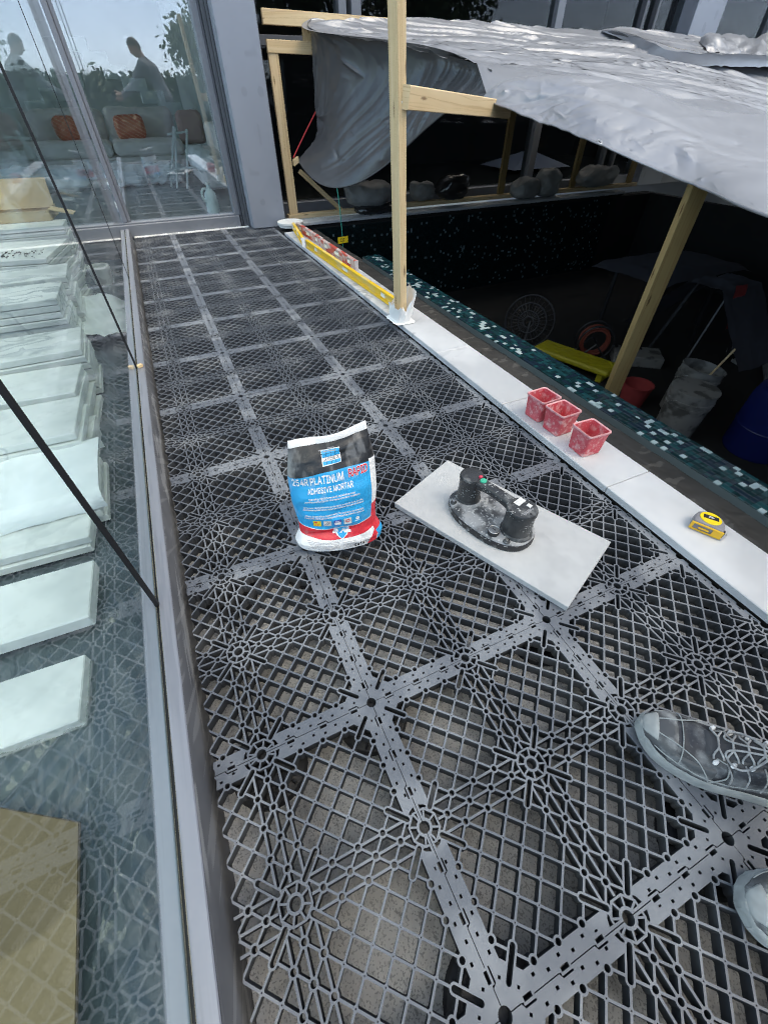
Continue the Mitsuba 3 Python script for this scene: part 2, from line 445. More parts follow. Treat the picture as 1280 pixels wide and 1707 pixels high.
pbr('room_floor', P(lambda p, n, uv: mix((.10, .115, .12), (.16, .175, .18), fbm(p.x*9, p.y*1.5, 1., 3))), .25)
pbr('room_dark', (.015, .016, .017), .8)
pbr('tread_white', (.66, .70, .68), .6)
pbr('jug_plastic', (.70, .80, .79), .4)
pbr('canopy_lilac', (.62, .60, .74), .8)
pbr('wall_render', (.30, .31, .33), .8)
pbr('ground_stone', P(lambda p, n, uv: mix((.16, .17, .14), (.28, .28, .25), fbm(p.x*.8, p.y*.8, 1., 4))), .9)
scene['m_leaf_green'] = {'type': 'twosided', 'bsdf': {'type': 'principled', 'base_color': rgb(.045, .075, .025), 'roughness': .6}}
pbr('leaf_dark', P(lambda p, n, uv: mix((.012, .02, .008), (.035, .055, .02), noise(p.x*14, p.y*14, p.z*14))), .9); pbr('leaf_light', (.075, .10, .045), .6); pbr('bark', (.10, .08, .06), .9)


def shoe_fn(p, n, uv):
    a = smoothstep(.42, .78, fbm(p.x*34, p.y*34, p.z*34, 5))
    b = smoothstep(.60, .85, fbm(p.x*260, p.y*260, p.z*260, 2))
    return mix((.028, .029, .033), (.30, .31, .31), dr.minimum(a * .62 + b * .14, 1.))


pbr('shoe_leather', P(shoe_fn), .42)
pbr('shoe_toe', P(lambda p, n, uv: mix((.075, .078, .08), (.30, .31, .31), smoothstep(.44, .80, fbm(p.x*46, p.y*46, p.z*46, 4)))), .45)
pbr('shoe_sole', P(lambda p, n, uv: mix((.20, .215, .21), (.42, .44, .43), fbm(p.x*50, p.y*50, p.z*50, 3))), .7)
pbr('lace_grey', P(lambda p, n, uv: mix((.10, .10, .105), (.50, .50, .49), fbm(p.x*120, p.y*120, p.z*120, 2))), .7)
pbr('eyelet_pale', (.66, .67, .66), .35)
pbr('trouser_cloth', P(lambda p, n, uv: mix((.03, .031, .036), (.09, .09, .095), fbm(p.x*22, p.y*22, p.z*10, 4))), .9)
pbr('shirt_cloth', P(lambda p, n, uv: mix((.13, .14, .15), (.24, .25, .26), fbm(p.x*9, p.y*9, p.z*9, 3))), .9); pbr('skin', (.52, .33, .24), .5); pbr('hair_dark', (.03, .022, .018), .5)

# ---------------------------------------------------------------- the setting
D = 0.05                                             # ten of these make one grating tile


def struct(name, mesh, bsdf, smooth=False, uv=None, label=None):
    k = thing(name, label, None, kind='structure'); put(k, mesh, bsdf, smooth, uv); return k


gx = np.array([[-400., -400, -1.35], [400, -400, -1.35], [400, 400, -1.35], [-400, 400, -1.35]])
struct('ground', tm(gx, [[0, 1, 2, 3]]), 'ground_stone')
struct('concrete_slab', box((-.36, -2.2, -.30), (1.0, 5.02, -.097)), 'slab_concrete')
struct('terrace_wall', cat([box((-4.6, -2.26, -1.34), (1.0, -2.203, -.02)), box((-4.66, -2.26, -1.34), (-4.603, 5.0, -.1))]), 'wall_render')
yard = struct('yard_floor', box((-4.6, -2.2, -.36), (-.363, 5.02, -.165)), 'yard_paving')


# ---- grating deck: tiles of ribs, hubs and jigsaw flanges
def tile_shape():
    S = []
    for k in range(-9, 10):
        for sgn in (1, -1):
            pts = LineString([(-6, sgn * (-6) + k), (6, sgn * 6 + k)])
            S.append(pts.buffer(.039, cap_style=2))
    for x in (-.5, 0, .5):
        S.append(LineString([(x, -5), (x, 5)]).buffer(.043, cap_style=2))
        S.append(LineString([(-5, x), (5, x)]).buffer(.043, cap_style=2))
    A = unary_union(S).intersection(sbox(-4.95, -4.95, 4.95, 4.95))
    bosses, holes = [], []
    band = [(0, j) for j in (-4, -3, -2, -1, 1, 2, 3, 4)] + [(s * .5, t * j) for s in (-1, 1) for t in (-1, 1) for j in (1.5, 2.5, 3.5)]
    band += [(b, a) for a, b in band]
    for q in band:
        bosses.append(Point(q).buffer(.165, 4)); holes.append(Point(q).buffer(.098, 3))
    for i in range(-8, 9):
        for j in range(-8, 9):
            if (i + j) % 2 == 0:
                x, y = i / 2, j / 2
                if min(abs(x), abs(y)) > .6 and max(abs(x), abs(y)) < 4.3:
                    bosses.append(Point(x, y).buffer(.085, 2)); holes.append(Point(x, y).buffer(.026, 1))
    # flange ring
    ring = sbox(-5, -5, 5, 5).difference(sbox(-4.47, -4.47, 4.47, 4.47))
    for sx, sy in ((1, 0), (-1, 0), (0, 1), (0, -1)):
        w = Polygon([(-.52, 4.4), (-.82, 5.1), (.82, 5.1), (.52, 4.4)])
        w = affinity.rotate(w, {(0, 1): 0, (1, 0): -90, (0, -1): 180, (-1, 0): 90}[(sx, sy)], origin=(0, 0))
        ring = ring.difference(w)
    S = [A, ring]
    for r in range(4):
        rot = lambda g: affinity.rotate(g, 90 * r, origin=(0, 0))
        S.append(rot(Polygon([(-1.0, 5), (1.0, 5), (1.0, 4.9), (-1.0, 4.9)])))
        for x in (-3.5, -2.5, -1.5, 1.5, 2.5, 3.5):
            bosses.append(rot(Point(x, 4.45).buffer(.17, 4))); holes.append(rot(Point(x, 4.45).buffer(.10, 3)))
            for dx, dy in ((.2 * np.sign(x), .22), (-.3 * np.sign(x), .34)):
                holes.append(rot(sbox(x + dx - .055, 4.45 + dy - .045, x + dx + .055, 4.45 + dy + .045)))
    B = unary_union(S + bosses)
    hubs = [(0, 0), (5, 0), (-5, 0), (0, 5), (0, -5)]
    add, cut = [], []
    for h in hubs:
        c = Point(h)
        B = B.difference(c.buffer(.60, 8))
        add.append(c.buffer(.30, 8))
        octo = Polygon([(h[0] + .62 * math.cos(math.pi * (k / 4 + .125)), h[1] + .62 * math.sin(math.pi * (k / 4 + .125))) for k in range(8)])
        add.append(octo.difference(octo.buffer(-.066)))
        for k in range(8):
            an = math.pi * (k / 4 + .125)
            add.append(LineString([(h[0] + .25 * math.cos(an), h[1] + .25 * math.sin(an)), (h[0] + .58 * math.cos(an), h[1] + .58 * math.sin(an))]).buffer(.034, cap_style=2))
        cut.append(c.buffer(.20, 6))
        if h != (0, 0):
            dx, dy = (0, 1) if h[0] else (1, 0)
            add.append(LineString([(h[0] - dx * .7, h[1] - dy * .7), (h[0] + dx * .7, h[1] + dy * .7)]).buffer(.09, cap_style=2))
        for sx in (1, -1):
            for sy in (1, -1):
                p0, p1 = (h[0] + sx * .48, h[1] + sy * .48), (h[0] + sx * 1.05, h[1] + sy * 1.05)
                add.append(LineString([p0, p1]).buffer(.155, 4)); cut.append(LineString([p0, p1]).buffer(.088, 3))
    for sx in (1, -1):
        for sy in (1, -1):
            c = (5 * sx, 5 * sy)
            add.append(Polygon([c, (c[0] - 1.05 * sx, c[1]), (c[0] - 1.05 * sx, c[1] - .55 * sy), (c[0] - .55 * sx, c[1] - 1.05 * sy), (c[0], c[1] - 1.05 * sy)]))
            p0, p1 = (c[0] - sx * .50, c[1] - sy * .50), (c[0] - sx * 1.10, c[1] - sy * 1.10)
            add.append(LineString([p0, p1]).buffer(.155, 4)); cut.append(LineString([p0, p1]).buffer(.088, 3))
            cut.append(Point(c).buffer(.215, 8))
            for u, w in ((.72, .3), (.3, .72)):
                q = Point(c[0] - sx * u, c[1] - sy * w); cut.append(q.buffer(.06, 1))
    B = unary_union([B] + add).difference(unary_union(holes + cut))
    # outline with jigsaw tabs: what stands out at +s is let in at -s, so that neighbours interlock
    g = .013

    def edge():
        pts = [(-5 + g, 5 - g)]
        for s in (-4.15, -2.7, -1.25):
            pts += [(s - .26, 5 - g), (s - .18, 4.87 - g), (s + .22, 4.87 - g), (s + .22, 5 - g)]
        for s in (1.25, 2.7, 4.15):
            pts += [(s - .22, 5 - g), (s - .22, 5.13 - g - .026), (s + .18, 5.13 - g - .026), (s + .26, 5 - g)]
        return pts

    ring_pts = []
    for r in range(4):
        e = edge(); c, s = round(math.cos(-math.pi / 2 * r)), round(math.sin(-math.pi / 2 * r))
        ring_pts += [(c * x - s * y, s * x + c * y) for x, y in e]
    outline = Polygon(ring_pts).buffer(0)
    tabs, slots = [], []
    for r in range(4):
        for s in (1.25, 2.7, 4.15):
            tabs.append(affinity.rotate(sbox(s - .22, 4.8, s + .19, 5.2), 90 * r, origin=(0, 0)))
            slots.append(affinity.rotate(sbox(s - .16, 4.90, s + .14, 5.02), 90 * r, origin=(0, 0)))
    B = unary_union([B] + tabs).intersection(outline).difference(unary_union(slots))
    return B.simplify(.006)


TILE = tile_shape()
H_TILE = .029


def tile_mesh(poly):
    m = prism(affinity.scale(poly, D, D, origin=(0, 0)), H_TILE, -H_TILE); return m


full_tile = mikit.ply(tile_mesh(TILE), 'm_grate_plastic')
deck = struct('deck', box((-.36, -2.19, -.0968), (.999, 5.015, -.096)), 'slab_concrete', label=None)
n_t = 0
for row in range(-3, 10):
    for col in (0, 1):
        x, y = col * .5 + .25, row * .5 + .25
        j = rng.normal(0, 1, 3)
        M = T().translate([x, y, float(j[0] * .0006)]).rotate([1, 0, 0], float(j[1] * .05)).rotate([0, 1, 0], float(j[2] * .05)).rotate([0, 0, 1], 90.0 * (n_t % 4))
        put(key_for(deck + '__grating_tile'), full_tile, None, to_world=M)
        n_t += 1
for row in range(-3, 10):                            # the row against the glass, sawn off roughly
    ys = np.linspace(-5.3, 5.3, 90)
    xs = -1.92 + .10 * (meshkit.noise(np.stack([ys * 1.1 + row * 10, ys * 0, ys * 0], 1), 3) - .5) + .10 * (meshkit.noise(np.stack([ys * 6 + row * 10, ys * 0, ys * 0], 1), 5) - .5)
    cutp = Polygon(list(zip(xs, ys)) + [(6, 5.3), (6, -5.3)])
    c = TILE.intersection(cutp)
    c = c if c.geom_type == 'Polygon' else max(c.geoms, key=lambda q: q.area)
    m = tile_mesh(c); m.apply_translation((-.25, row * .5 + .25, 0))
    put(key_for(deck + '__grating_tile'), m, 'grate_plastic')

# pedestals under the joints
ped = cat([lathe([(.001, -.038), (.062, -.0385), (.064, -.046), (.03, -.05), (.028, -.085), (.04, -.09), (.078, -.104), (.084, -.114), (.001, -.114)], 28)] +
          [place(box((.03, -.002, -.1), (.075, .002, -.08)), (0, 0, 0), (math.cos(a), math.sin(a), 0)) for a in np.arange(6) * math.pi / 3])
ped.vertices[:, 2] = -.0295 + (ped.vertices[:, 2] + .038) * (.0665 / .076)
ped_ply = mikit.ply(ped, 'm_pedestal_plastic', smooth=30)
for (x, y0) in ((0., 0.), (.5, 0.), (.93, 0.), (-.25, 0.)):
    for row in range(-2, 4):
        k = thing('deck_pedestal', 'round black plastic pedestal on the concrete under the grating deck', 'pedestal', 'pedestals holding up the grating')
        put(k, ped_ply, None, to_world=T().translate([x, row * .5 + y0, 0]).rotate([0, 0, 1], float(rng.uniform(0, 60))))

# ---- house: sliding door, column, dark windows, room
XG = 5.12
fa = thing('sliding_door', 'tall glass sliding door in grey aluminium at the far end of the deck', 'sliding door')
part(fa, 'bottom_rail', cat([box((-4.6, 5.02, -.01), (.70, 5.17, .098), .004), box((-4.6, 5.055, .098), (.66, 5.15, .112), .003)]), 'alu_mid')
part(fa, 'jamb', cat([box((.66, 5.05, .098), (.715, 5.17, 3.0), .004), box((.715, 5.08, -.01), (.735, 5.17, 3.0), .003)]), 'alu_mid')
part(fa, 'jamb_channel', cat([box((.7355, 5.02, -.01), (.765, 5.17, 3.0), .003), box((.7655, 4.98, -.01), (.784, 5.17, 3.0), .003)]), 'alu_dark')
part(fa, 'meeting_stile', cat([box((-.395, 5.06, .112), (-.355, 5.16, 3.0), .004), box((-.3545, 5.09, .112), (-.325, 5.19, 3.0), .004)]), 'alu_mid')
part(fa, 'head', box((-4.6, 5.02, 2.85), (.70, 5.17, 3.0)), 'alu_mid')
part(fa, 'pane', tm([[-.325, XG, .105], [.66, XG, .105], [.66, XG, 2.86], [-.325, XG, 2.86]], [[0, 1, 2, 3]]), 'coated_glass')
part(fa, 'pane', tm([[-4.6, XG + .03, .105], [-.395, XG + .03, .105], [-.395, XG + .03, 2.86], [-4.6, XG + .03, 2.86]], [[0, 1, 2, 3]]), 'coated_glass')
sill = grid_mesh(np.array([[(x, 4.972 + .012 * meshkit.noise(np.array([x * 30, 1., 0])), -.012), (x, 4.985, .004 + .006 * meshkit.noise(np.array([x * 22, 5., 0]))), (x, 5.019, .006)] for x in np.linspace(-.34, .78, 120)]))
k = thing('mortar_strip', 'rough pale strip of mortar along the foot of the sliding door', 'mortar strip'); put(k, sill, 'lid_white')

k = thing('house_column', 'wide grey metal clad column right of the sliding door', 'column')
part(k, 'front_panel', box((.792, 4.83, .008), (1.128, 4.845, 3.6), .003), 'alu_grey')
part(k, 'side_panel', box((.787, 4.842, .008), (.80, 5.17, 3.6), .002), 'alu_grey')
part(k, 'side_panel', box((1.12, 4.842, .008), (1.135, 5.3, 3.6), .002), 'alu_dark')
part(k, 'foot_gap', box((.80, 4.842, -.03), (1.12, 5.16, .007)), 'alu_dark')

dk = thing('dark_glazing', 'long wall of dark windows behind the silver tarpaulin', 'windows')
YW = 5.42
part(dk, 'sill', box((1.136, 5.34, -.02), (9.0, 5.52, .12), .004), 'alu_mid')
for x0, x1, mat in ((1.14, 1.20, 'alu_dark'), (2.04, 2.12, 'alu_mid'), (2.17, 2.27, 'alu_mid'), (4.62, 4.72, 'alu_mid'), (5.92, 5.96, 'alu_dark'), (6.12, 6.16, 'alu_dark'), (8.3, 8.4, 'alu_mid')):
    part(dk, 'mullion', box((x0, 5.35, .12), (x1, 5.50, 3.2), .004), mat)
part(dk, 'pier', box((6.62, 5.22, .0), (7.12, 5.52, 3.4), .004), 'alu_grey')
part(dk, 'transom', box((1.201, 5.37, 1.30), (2.039, 5.48, 1.37), .003), 'alu_dark')
xs = (1.20, 2.04, 2.27, 4.62, 4.72, 5.92, 6.16, 6.62, 7.12, 8.3)
for a, b in zip(xs[::2], xs[1::2]):
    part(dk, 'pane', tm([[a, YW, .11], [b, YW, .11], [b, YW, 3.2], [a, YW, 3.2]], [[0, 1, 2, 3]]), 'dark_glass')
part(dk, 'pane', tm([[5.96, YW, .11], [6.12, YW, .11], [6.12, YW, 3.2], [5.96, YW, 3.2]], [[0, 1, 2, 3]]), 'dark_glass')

struct('room_floor', box((-4.6, 5.18, -.05), (1.12, 12.2, .08)), 'room_floor')
struct('room_wall', cat([box((1.12, 5.53, -.05), (1.19, 12.2, 3.0)), box((-4.6, 12.2, -.05), (1.19, 12.3, 3.0))]), 'room_wall')
struct('room_ceiling', box((-4.7, 5.0, 3.001), (9.2, 12.3, 3.2)), 'room_wall')
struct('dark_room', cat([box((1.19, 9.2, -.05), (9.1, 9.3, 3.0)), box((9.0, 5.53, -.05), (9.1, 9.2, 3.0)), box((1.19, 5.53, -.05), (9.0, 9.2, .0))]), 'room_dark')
struct('house_wall', cat([box((-4.7, 5.0, 3.201), (9.2, 12.3, 6.2)), box((9.11, 5.0, -1.34), (12.0, 12.3, 6.2))]), 'wall_render')

# ---- glass balustrade in its channel
ch = thing('balustrade_channel', 'long grey metal base channel holding the glass balustrade beside the deck', 'channel')


def strip(x0, x1, z0, z1, y0=-2.2, y1=5.0, ch_=.002, wob=0.0):
    m = box((x0, y0, z0), (x1, y1, z1), ch_)
    return m


part(ch, 'near_lip', strip(-.397, -.366, -.10, .074), 'channel_metal')
part(ch, 'far_lip', strip(-.436, -.4065, -.16, .070), 'channel_metal')
ys = np.linspace(-2.2, 5.0, 480)
prof = [(-.3655, .070), (-.3635, .066), (-.362, .02), (-.3605, -.115)]
Pm = np.array([[(x + .0035 * (meshkit.fbm(np.array([y * 9, z * 22, 1.]), 3) - .5), y, z) for x, z in prof] for y in ys])
part(ch, 'membrane', grid_mesh(Pm), 'membrane', smooth=True)
part(ch, 'gasket', strip(-.406, -.3975, -.05, .064, ch_=0), 'gasket_black')
part(ch, 'sealant', tube(np.stack([-.3985 + 0 * ys, ys, .0665 + 0 * ys], 1), 0.0006 + .0008 * meshkit.noise(np.stack([ys * 14, 0 * ys, 0 * ys], 1)), 6), 'sealant_tan', smooth=True)
JY = [-1.02, .42, 1.84, 3.34, 4.93]
gb = ['nearest the camera', 'second along from the camera', 'third along from the camera', 'farthest along, by the sliding door']
ends = [-2.2] + JY[1:4] + [4.98]
for i in range(4):
    a, b = ends[i] + (.008 if i else 0), ends[i + 1] - (.008 if i < 3 else 0)
    k = thing('glass_panel', f'clear greenish glass balustrade panel, {gb[i]}', 'glass panel', 'glass balustrade panels')
    part(k, 'pane', tm([[-.4018, a, .03], [-.4018, b, .03], [-.4018, b, 2.1], [-.4018, a, 2.1]], [[0, 1, 2, 3]]), 'fence_glass')
for i, y in enumerate(JY[1:4]):
    sw = (.005, .0042, .0020)[i]
    k = thing('joint_seal', f"black vertical seal between two glass panels, {['the thick one nearest the camera', 'the thin one ending above the wooden chip', 'the faintest one by the far end'][i]}", 'seal', 'black seals between the glass panels')
    put(k, box((-.4018 - sw, y - sw * .8, .066), (-.4018 + sw, y + sw * .8, 2.1), .0005), 'gasket_black')
k = thing('wood_chip', 'small chip of pale wood lying on the grey channel at a glass joint', 'wood chip')
put(k, place(box((-.013, -.008, 0), (.013, .008, .016), .003), (-.383, 1.825, .0745), (.8, .5, 0)), 'pine', uv=None)

# ---- pool: coping, trough, mosaic ledge, shell
cz = .032
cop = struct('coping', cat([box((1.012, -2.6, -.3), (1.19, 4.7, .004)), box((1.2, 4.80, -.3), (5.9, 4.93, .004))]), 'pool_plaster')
ybr = [-2.6, -1.53, -.92, -.31, .302, .892, 1.45, 2.06, 2.67, 3.28, 3.89, 4.42]
for i, (a, b) in enumerate(zip(ybr[:-1], ybr[1:])):
    j = rng.normal(0, .0008, 3)
    m = box((1.003 + j[0], a + .0012, .004), (1.203 + j[0], b - .0012, cz + j[1] * .4), .0025)
    put(key_for(cop + '__slab'), m, 'marble')
for i in range(8):
    m = box((1.26 + i * .58, 4.752, .004), (1.26 + (i + 1) * .58 - .003, 4.93, .03), .003)
    put(key_for(cop + '__far_slab'), m, 'dusty_marble')
ys, xs2 = np.linspace(-2.6, 4.72, 500), np.linspace(1.19, 1.42, 16)
X, Y = np.meshgrid(xs2, ys)
Zt = -.034 + .010 * nz(np.stack([X, Y, 0 * X], -1), 9, 3, 4) + .006 * nz(np.stack([X * 3, Y, 0 * X], -1), 30, 8, 2)
pool = thing('pool_trough', 'rough dark cement trough between the white coping and the mosaic ledge', 'trough'); labels[pool]['kind'] = 'structure'; labels[pool].pop('category')
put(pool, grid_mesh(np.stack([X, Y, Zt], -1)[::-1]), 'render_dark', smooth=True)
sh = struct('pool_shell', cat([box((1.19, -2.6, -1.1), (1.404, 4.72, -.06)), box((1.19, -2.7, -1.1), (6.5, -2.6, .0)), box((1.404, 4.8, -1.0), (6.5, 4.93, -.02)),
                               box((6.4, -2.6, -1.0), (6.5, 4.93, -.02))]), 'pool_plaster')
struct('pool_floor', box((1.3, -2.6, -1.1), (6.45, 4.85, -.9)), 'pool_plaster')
LE = 3.42
ledge = struct('mosaic_ledge', box((1.405, -2.6, -.9), (1.562, LE, -.006)), 'grout_dark')
pitch, gap = .0224, .0018
tile_cache = {}


def mosaic(w, l, mat):
    kk = (round(w, 4), round(l, 4), mat)
    if kk not in tile_cache:
        tile_cache[kk] = mikit.ply(box((-w / 2, -l / 2, -.006), (w / 2, l / 2, .0), .0009), 'm_' + mat)
    return tile_cache[kk]


r2 = np.random.default_rng(21)
cells = []
for r in range(7):
    y = -1.2
    while y < LE - pitch:
        kind = r2.random()
        n = 2 if kind < .16 else 1
        sub = 2 if kind > .80 else 1
        for s in range(sub):
            w = (pitch - gap * (1 if sub == 1 else 1.4)) / sub
            cx = 1.405 + (r + .5) * pitch + (0 if sub == 1 else (s - .5) * pitch / 2) + .0005
            l = n * pitch - gap
            q = r2.random()
            mat = 'tile_light' if q < (.13 if sub == 1 else .03) else ('tile_navy' if q < .35 else ('tile_teal' if q < .6 else 'tile_dark'))
            cells.append((cx, y + l / 2, w - (gap / 2 if sub == 2 else 0), l, mat))
        y += n * pitch
cells.sort(key=lambda c: abs(c[1] - (-.06)) if c[1] > -.06 else 10 + abs(c[1]))
rest = {}
for i, (x, y, w, l, mat) in enumerate(cells):
    z = float(-.0005 + r2.normal(0, .0005))
    if i < 300:
        put(key_for(ledge + '__mosaic_tile'), mosaic(w, l, mat), None, to_world=T().translate([x, y, z]))
    else:
        b = box((x - w / 2, y - l / 2, z - .005), (x + w / 2, y + l / 2, z))
        rest.setdefault(mat, []).append(b)
for mat, bs in rest.items():
    k = part(ledge, {'tile_light': 'pale_tiles', 'tile_navy': 'navy_tiles', 'tile_teal': 'teal_tiles', 'tile_dark': 'dark_tiles'}[mat], cat(bs), mat)
    labels[k] = {'kind': 'stuff'}
# mosaic on the far wall of the pool
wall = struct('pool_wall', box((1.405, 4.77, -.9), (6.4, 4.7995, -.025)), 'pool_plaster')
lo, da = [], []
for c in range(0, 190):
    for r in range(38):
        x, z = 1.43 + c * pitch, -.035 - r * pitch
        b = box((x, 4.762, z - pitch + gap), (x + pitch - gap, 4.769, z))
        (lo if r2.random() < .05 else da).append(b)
for nme, bs, mat in (('pale_tiles', lo, 'tile_light_shaded'), ('dark_tiles', da, 'tile_dark_shaded')):
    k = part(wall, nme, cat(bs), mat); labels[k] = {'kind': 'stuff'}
wl = struct('pool_corner_wall', box((1.395, LE + .0, -.9), (1.404, 4.72, -.04)), 'tile_dark')

# ---------------------------------------------------------------- timber frame round the pool
k = thing('timber_post', 'tall pale pine post standing on the coping, its foot wrapped in white paper', 'post')
timber(k, 'stud', (1.030, 1.932, cz + .004), (.962, 1.932, 1.72), .040, .089, up=(0, 1, 0))
part(k, 'pencil_mark', box((1.0045, 1.890, .19), (1.0095, 1.8926, .1935)), 'cord_red'); [part(k, 'screw', lathe([(.001, .0012), (.004, .0010), (.0045, 0)], 10, (0, 0, 0)).apply_transform(trimesh.transformations.rotation_matrix(math.pi / 2, (1, 0, 0))).apply_translation((x_, 1.8873, z_)), 'steel') for x_, z_ in ((.992, .95), (1.002, .985), (.996, .93))]
k = thing('post_wrap', 'crumpled white paper wrapped round the foot of the pine post', 'paper')
an = np.linspace(0, 2 * math.pi, 90)
rings = []
for i, t in enumerate(np.linspace(0, 1, 14)):
    sx, sy = .036 + .020 * t ** .5 * (1 - .3 * t), .058 + .022 * t ** .5
    r = []
    for a in an[:-1]:
        c, s_ = math.cos(a), math.sin(a)
        q = (abs(c) ** 5 + abs(s_) ** 5) ** (-1 / 5)
        flare = 1 + .30 * t * (c > .2) * max(0, c) + .12 * (nz([c * 1.2, s_ * 1.2, t], 3, 2) * 2)
        hgt = .030 + (.055 + .085 * max(0, c) ** .7 * (1 if c > 0 else 0) + .05 * nz([c * 2, s_ * 2, 0], 2.5, 5)) 
        r.append((1.030 + q * c * sx * flare - .002, 1.932 + q * s_ * sy * flare, cz + .002 + hgt * (t if t < 1 else 1)))
    rings.append(r)
top = np.array(rings[-1])
m = loft(rings, cap=False)
skirt = []
for t in np.linspace(0, 1, 6):
    skirt.append([(1.030 + ((abs(math.cos(a)) ** 5 + abs(math.sin(a)) ** 5) ** (-1 / 5)) * math.cos(a) * (.036 + .030 * t + .012 * nz([math.cos(a) * 2, math.sin(a) * 2, t], 2, 9)),
                   1.932 + ((abs(math.cos(a)) ** 5 + abs(math.sin(a)) ** 5) ** (-1 / 5)) * math.sin(a) * (.058 + .028 * t + .012 * nz([math.cos(a) * 2, math.sin(a) * 2, t], 2, 4)),
                   cz + .003 + .003 * math.sin(a * 7) ** 2 + (.0 if t < .6 else -.0)) for a in an[:-1]])
put(k, cat([m, loft(skirt, cap=False)]), 'paper_white', smooth=40)

k = thing('timber_beam', 'pine beam running from the tall post back under the tarpaulin', 'beam')
timber(k, 'rail', (1.000, 1.875, .965), (2.05, 2.55, .905), .040, .076, up=(-.18, -.25, 1))
k = thing('timber_framework', 'pine frame of posts and rails along the far edge of the pool', 'frame')
timber(k, 'post', (1.262, 4.975, .038), (1.262, 4.975, 1.235), .089, .040, up=(0, 1, 0))
timber(k, 'top_rail', (1.205, 4.955, 1.440), (6.4, 4.955, 1.36), .040, .089)
timber(k, 'middle_rail', (1.215, 4.965, 1.275), (2.6, 4.965, 1.255), .040, .080)
timber(k, 'stub', (1.60, 4.99, 1.30), (1.60, 4.99, 1.40), .089, .038, up=(0, 1, 0))
timber(k, 'brace', (1.40, 5.03, .42), (1.83, 5.03, .06), .038, .080, up=(0, -1, 0))
timber(k, 'sill_plate', (1.20, 4.99, .055), (2.15, 4.99, .055), .089, .040)
timber(k, 'sill_plate', (2.55, 5.02, .060), (6.3, 5.00, .060), .089, .040)
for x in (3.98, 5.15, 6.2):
    timber(k, 'post', (x, 5.03, .08), (x, 5.03, 1.32), .085, .040, up=(0, 1, 0), bsdf='pine_shaded')
k = thing('timber_prop', 'leaning pine prop behind the mosaic ledge, holding up the low edge of the tarpaulin', 'post')
timber(k, 'stud', (2.125, 1.19, -.90), (2.125, 1.19, .725), .089, .040, up=(.3, 1, 0), bsdf='pine_shaded')

# ---------------------------------------------------------------- tarpaulin
def sheet(rows, depths, nu, nv, wr, seed, end=None):
    """A sheet through rows of points, each given by where it is seen and by how far along the pool it hangs."""
    C3 = np.array([[on_y(x, y, Y) for (x, y), Y in zip(r, d)] for r, d in zip(rows, depths)])
    if end is not None: C3[:, -1] = end
    a, b = np.linspace(0, 1, C3.shape[0]), np.linspace(0, 1, C3.shape[1])
    S = np.stack([RectBivariateSpline(a, b, C3[..., i], kx=min(3, len(a) - 1), ky=min(3, len(b) - 1))(np.linspace(0, 1, nv), np.linspace(0, 1, nu)) for i in range(3)], -1)
    du, dv = np.gradient(S, axis=1), np.gradient(S, axis=0)
    N = np.cross(du, dv); N /= np.linalg.norm(N, axis=-1, keepdims=True)
    return S + N * wr(S, *np.meshgrid(np.linspace(0, 1, nu), np.linspace(0, 1, nv)))[..., None]


def crumple(S, n, seed, amp=.012, width=.02, length=.35, ang=None):
    """Sharp straight folds, as a stiff sheet that was folded away keeps them."""
    R_ = np.random.default_rng(seed); out = np.zeros(S.shape[:2])
    lo_, hi_ = S.reshape(-1, 3).min(0), S.reshape(-1, 3).max(0)
    flat = S.reshape(-1, 3)
    for _ in range(n):
        c = flat[R_.integers(len(flat))]; a = R_.uniform(0, math.pi) if ang is None else R_.normal(ang, .35)
        d = np.array([math.cos(a), math.sin(a), R_.normal(0, .3)]); d /= np.linalg.norm(d)
        r = S - c; t = r @ d; dist = np.linalg.norm(r - t[..., None] * d, axis=-1)
        L_ = length * R_.uniform(.4, 1.5)
        out += R_.normal(0, amp) * np.exp(-dist / (width * R_.uniform(.5, 2))) * np.exp(-(t / L_) ** 4)
    return out


def ridged(p, s, seed):
    return 1 - 2 * np.abs(meshkit.fbm(np.asarray(p) * s, 4, seed) - .5) * 2


tarp = thing('tarpaulin', 'big wrinkled silver tarpaulin stretched over the timber frame above the pool', 'tarpaulin')
rows = [[(518, 30), (600, 27), (700, 31), (800, 34), (930, 45), (1080, 52), (1280, 78), (1480, 110)],
        [(527, 52), (600, 60), (690, 72), (790, 74), (930, 80), (1080, 86), (1280, 122), (1480, 165)],
        [(650, 66), (690, 74), (740, 84), (820, 92), (940, 104), (1080, 122), (1280, 160), (1480, 215)],
        [(790, 104), (810, 106), (830, 108), (870, 112), (960, 122), (1090, 148), (1280, 196), (1480, 262)]]
dep = [[4.93] * 8, [4.55, 4.5, 4.4, 4.3, 4.2, 4.1, 4.0, 3.9], [3.7, 3.66, 3.6, 3.5, 3.4, 3.2, 3.1, 3.0], [2.75, 2.72, 2.7, 2.6, 2.5, 2.3, 2.1, 1.9]]


def wr1(S, u, v):
    q = np.stack([(S[..., 1] + S[..., 0] * .28), S[..., 0] * .30 - S[..., 1] * .1, 0 * u], -1)
    long_ = ridged(q * [5.5, 1.1, 1], 1.0, 4) ** 2
    fine = ridged(q * [13, 2.6, 1], 1.0, 7) ** 2
    return np.minimum(1, u * 9) * np.minimum(1, (1 - v) * 6 + np.clip(u * 3 - .6, 0, 1)) * (.03 * nz(S, .9, 3) + .034 * (long_ - .4) + .022 * (fine - .4) + crumple(S, 110, 5, .014, .022, .5, -.25) + crumple(S, 90, 6, .006, .012, .2))


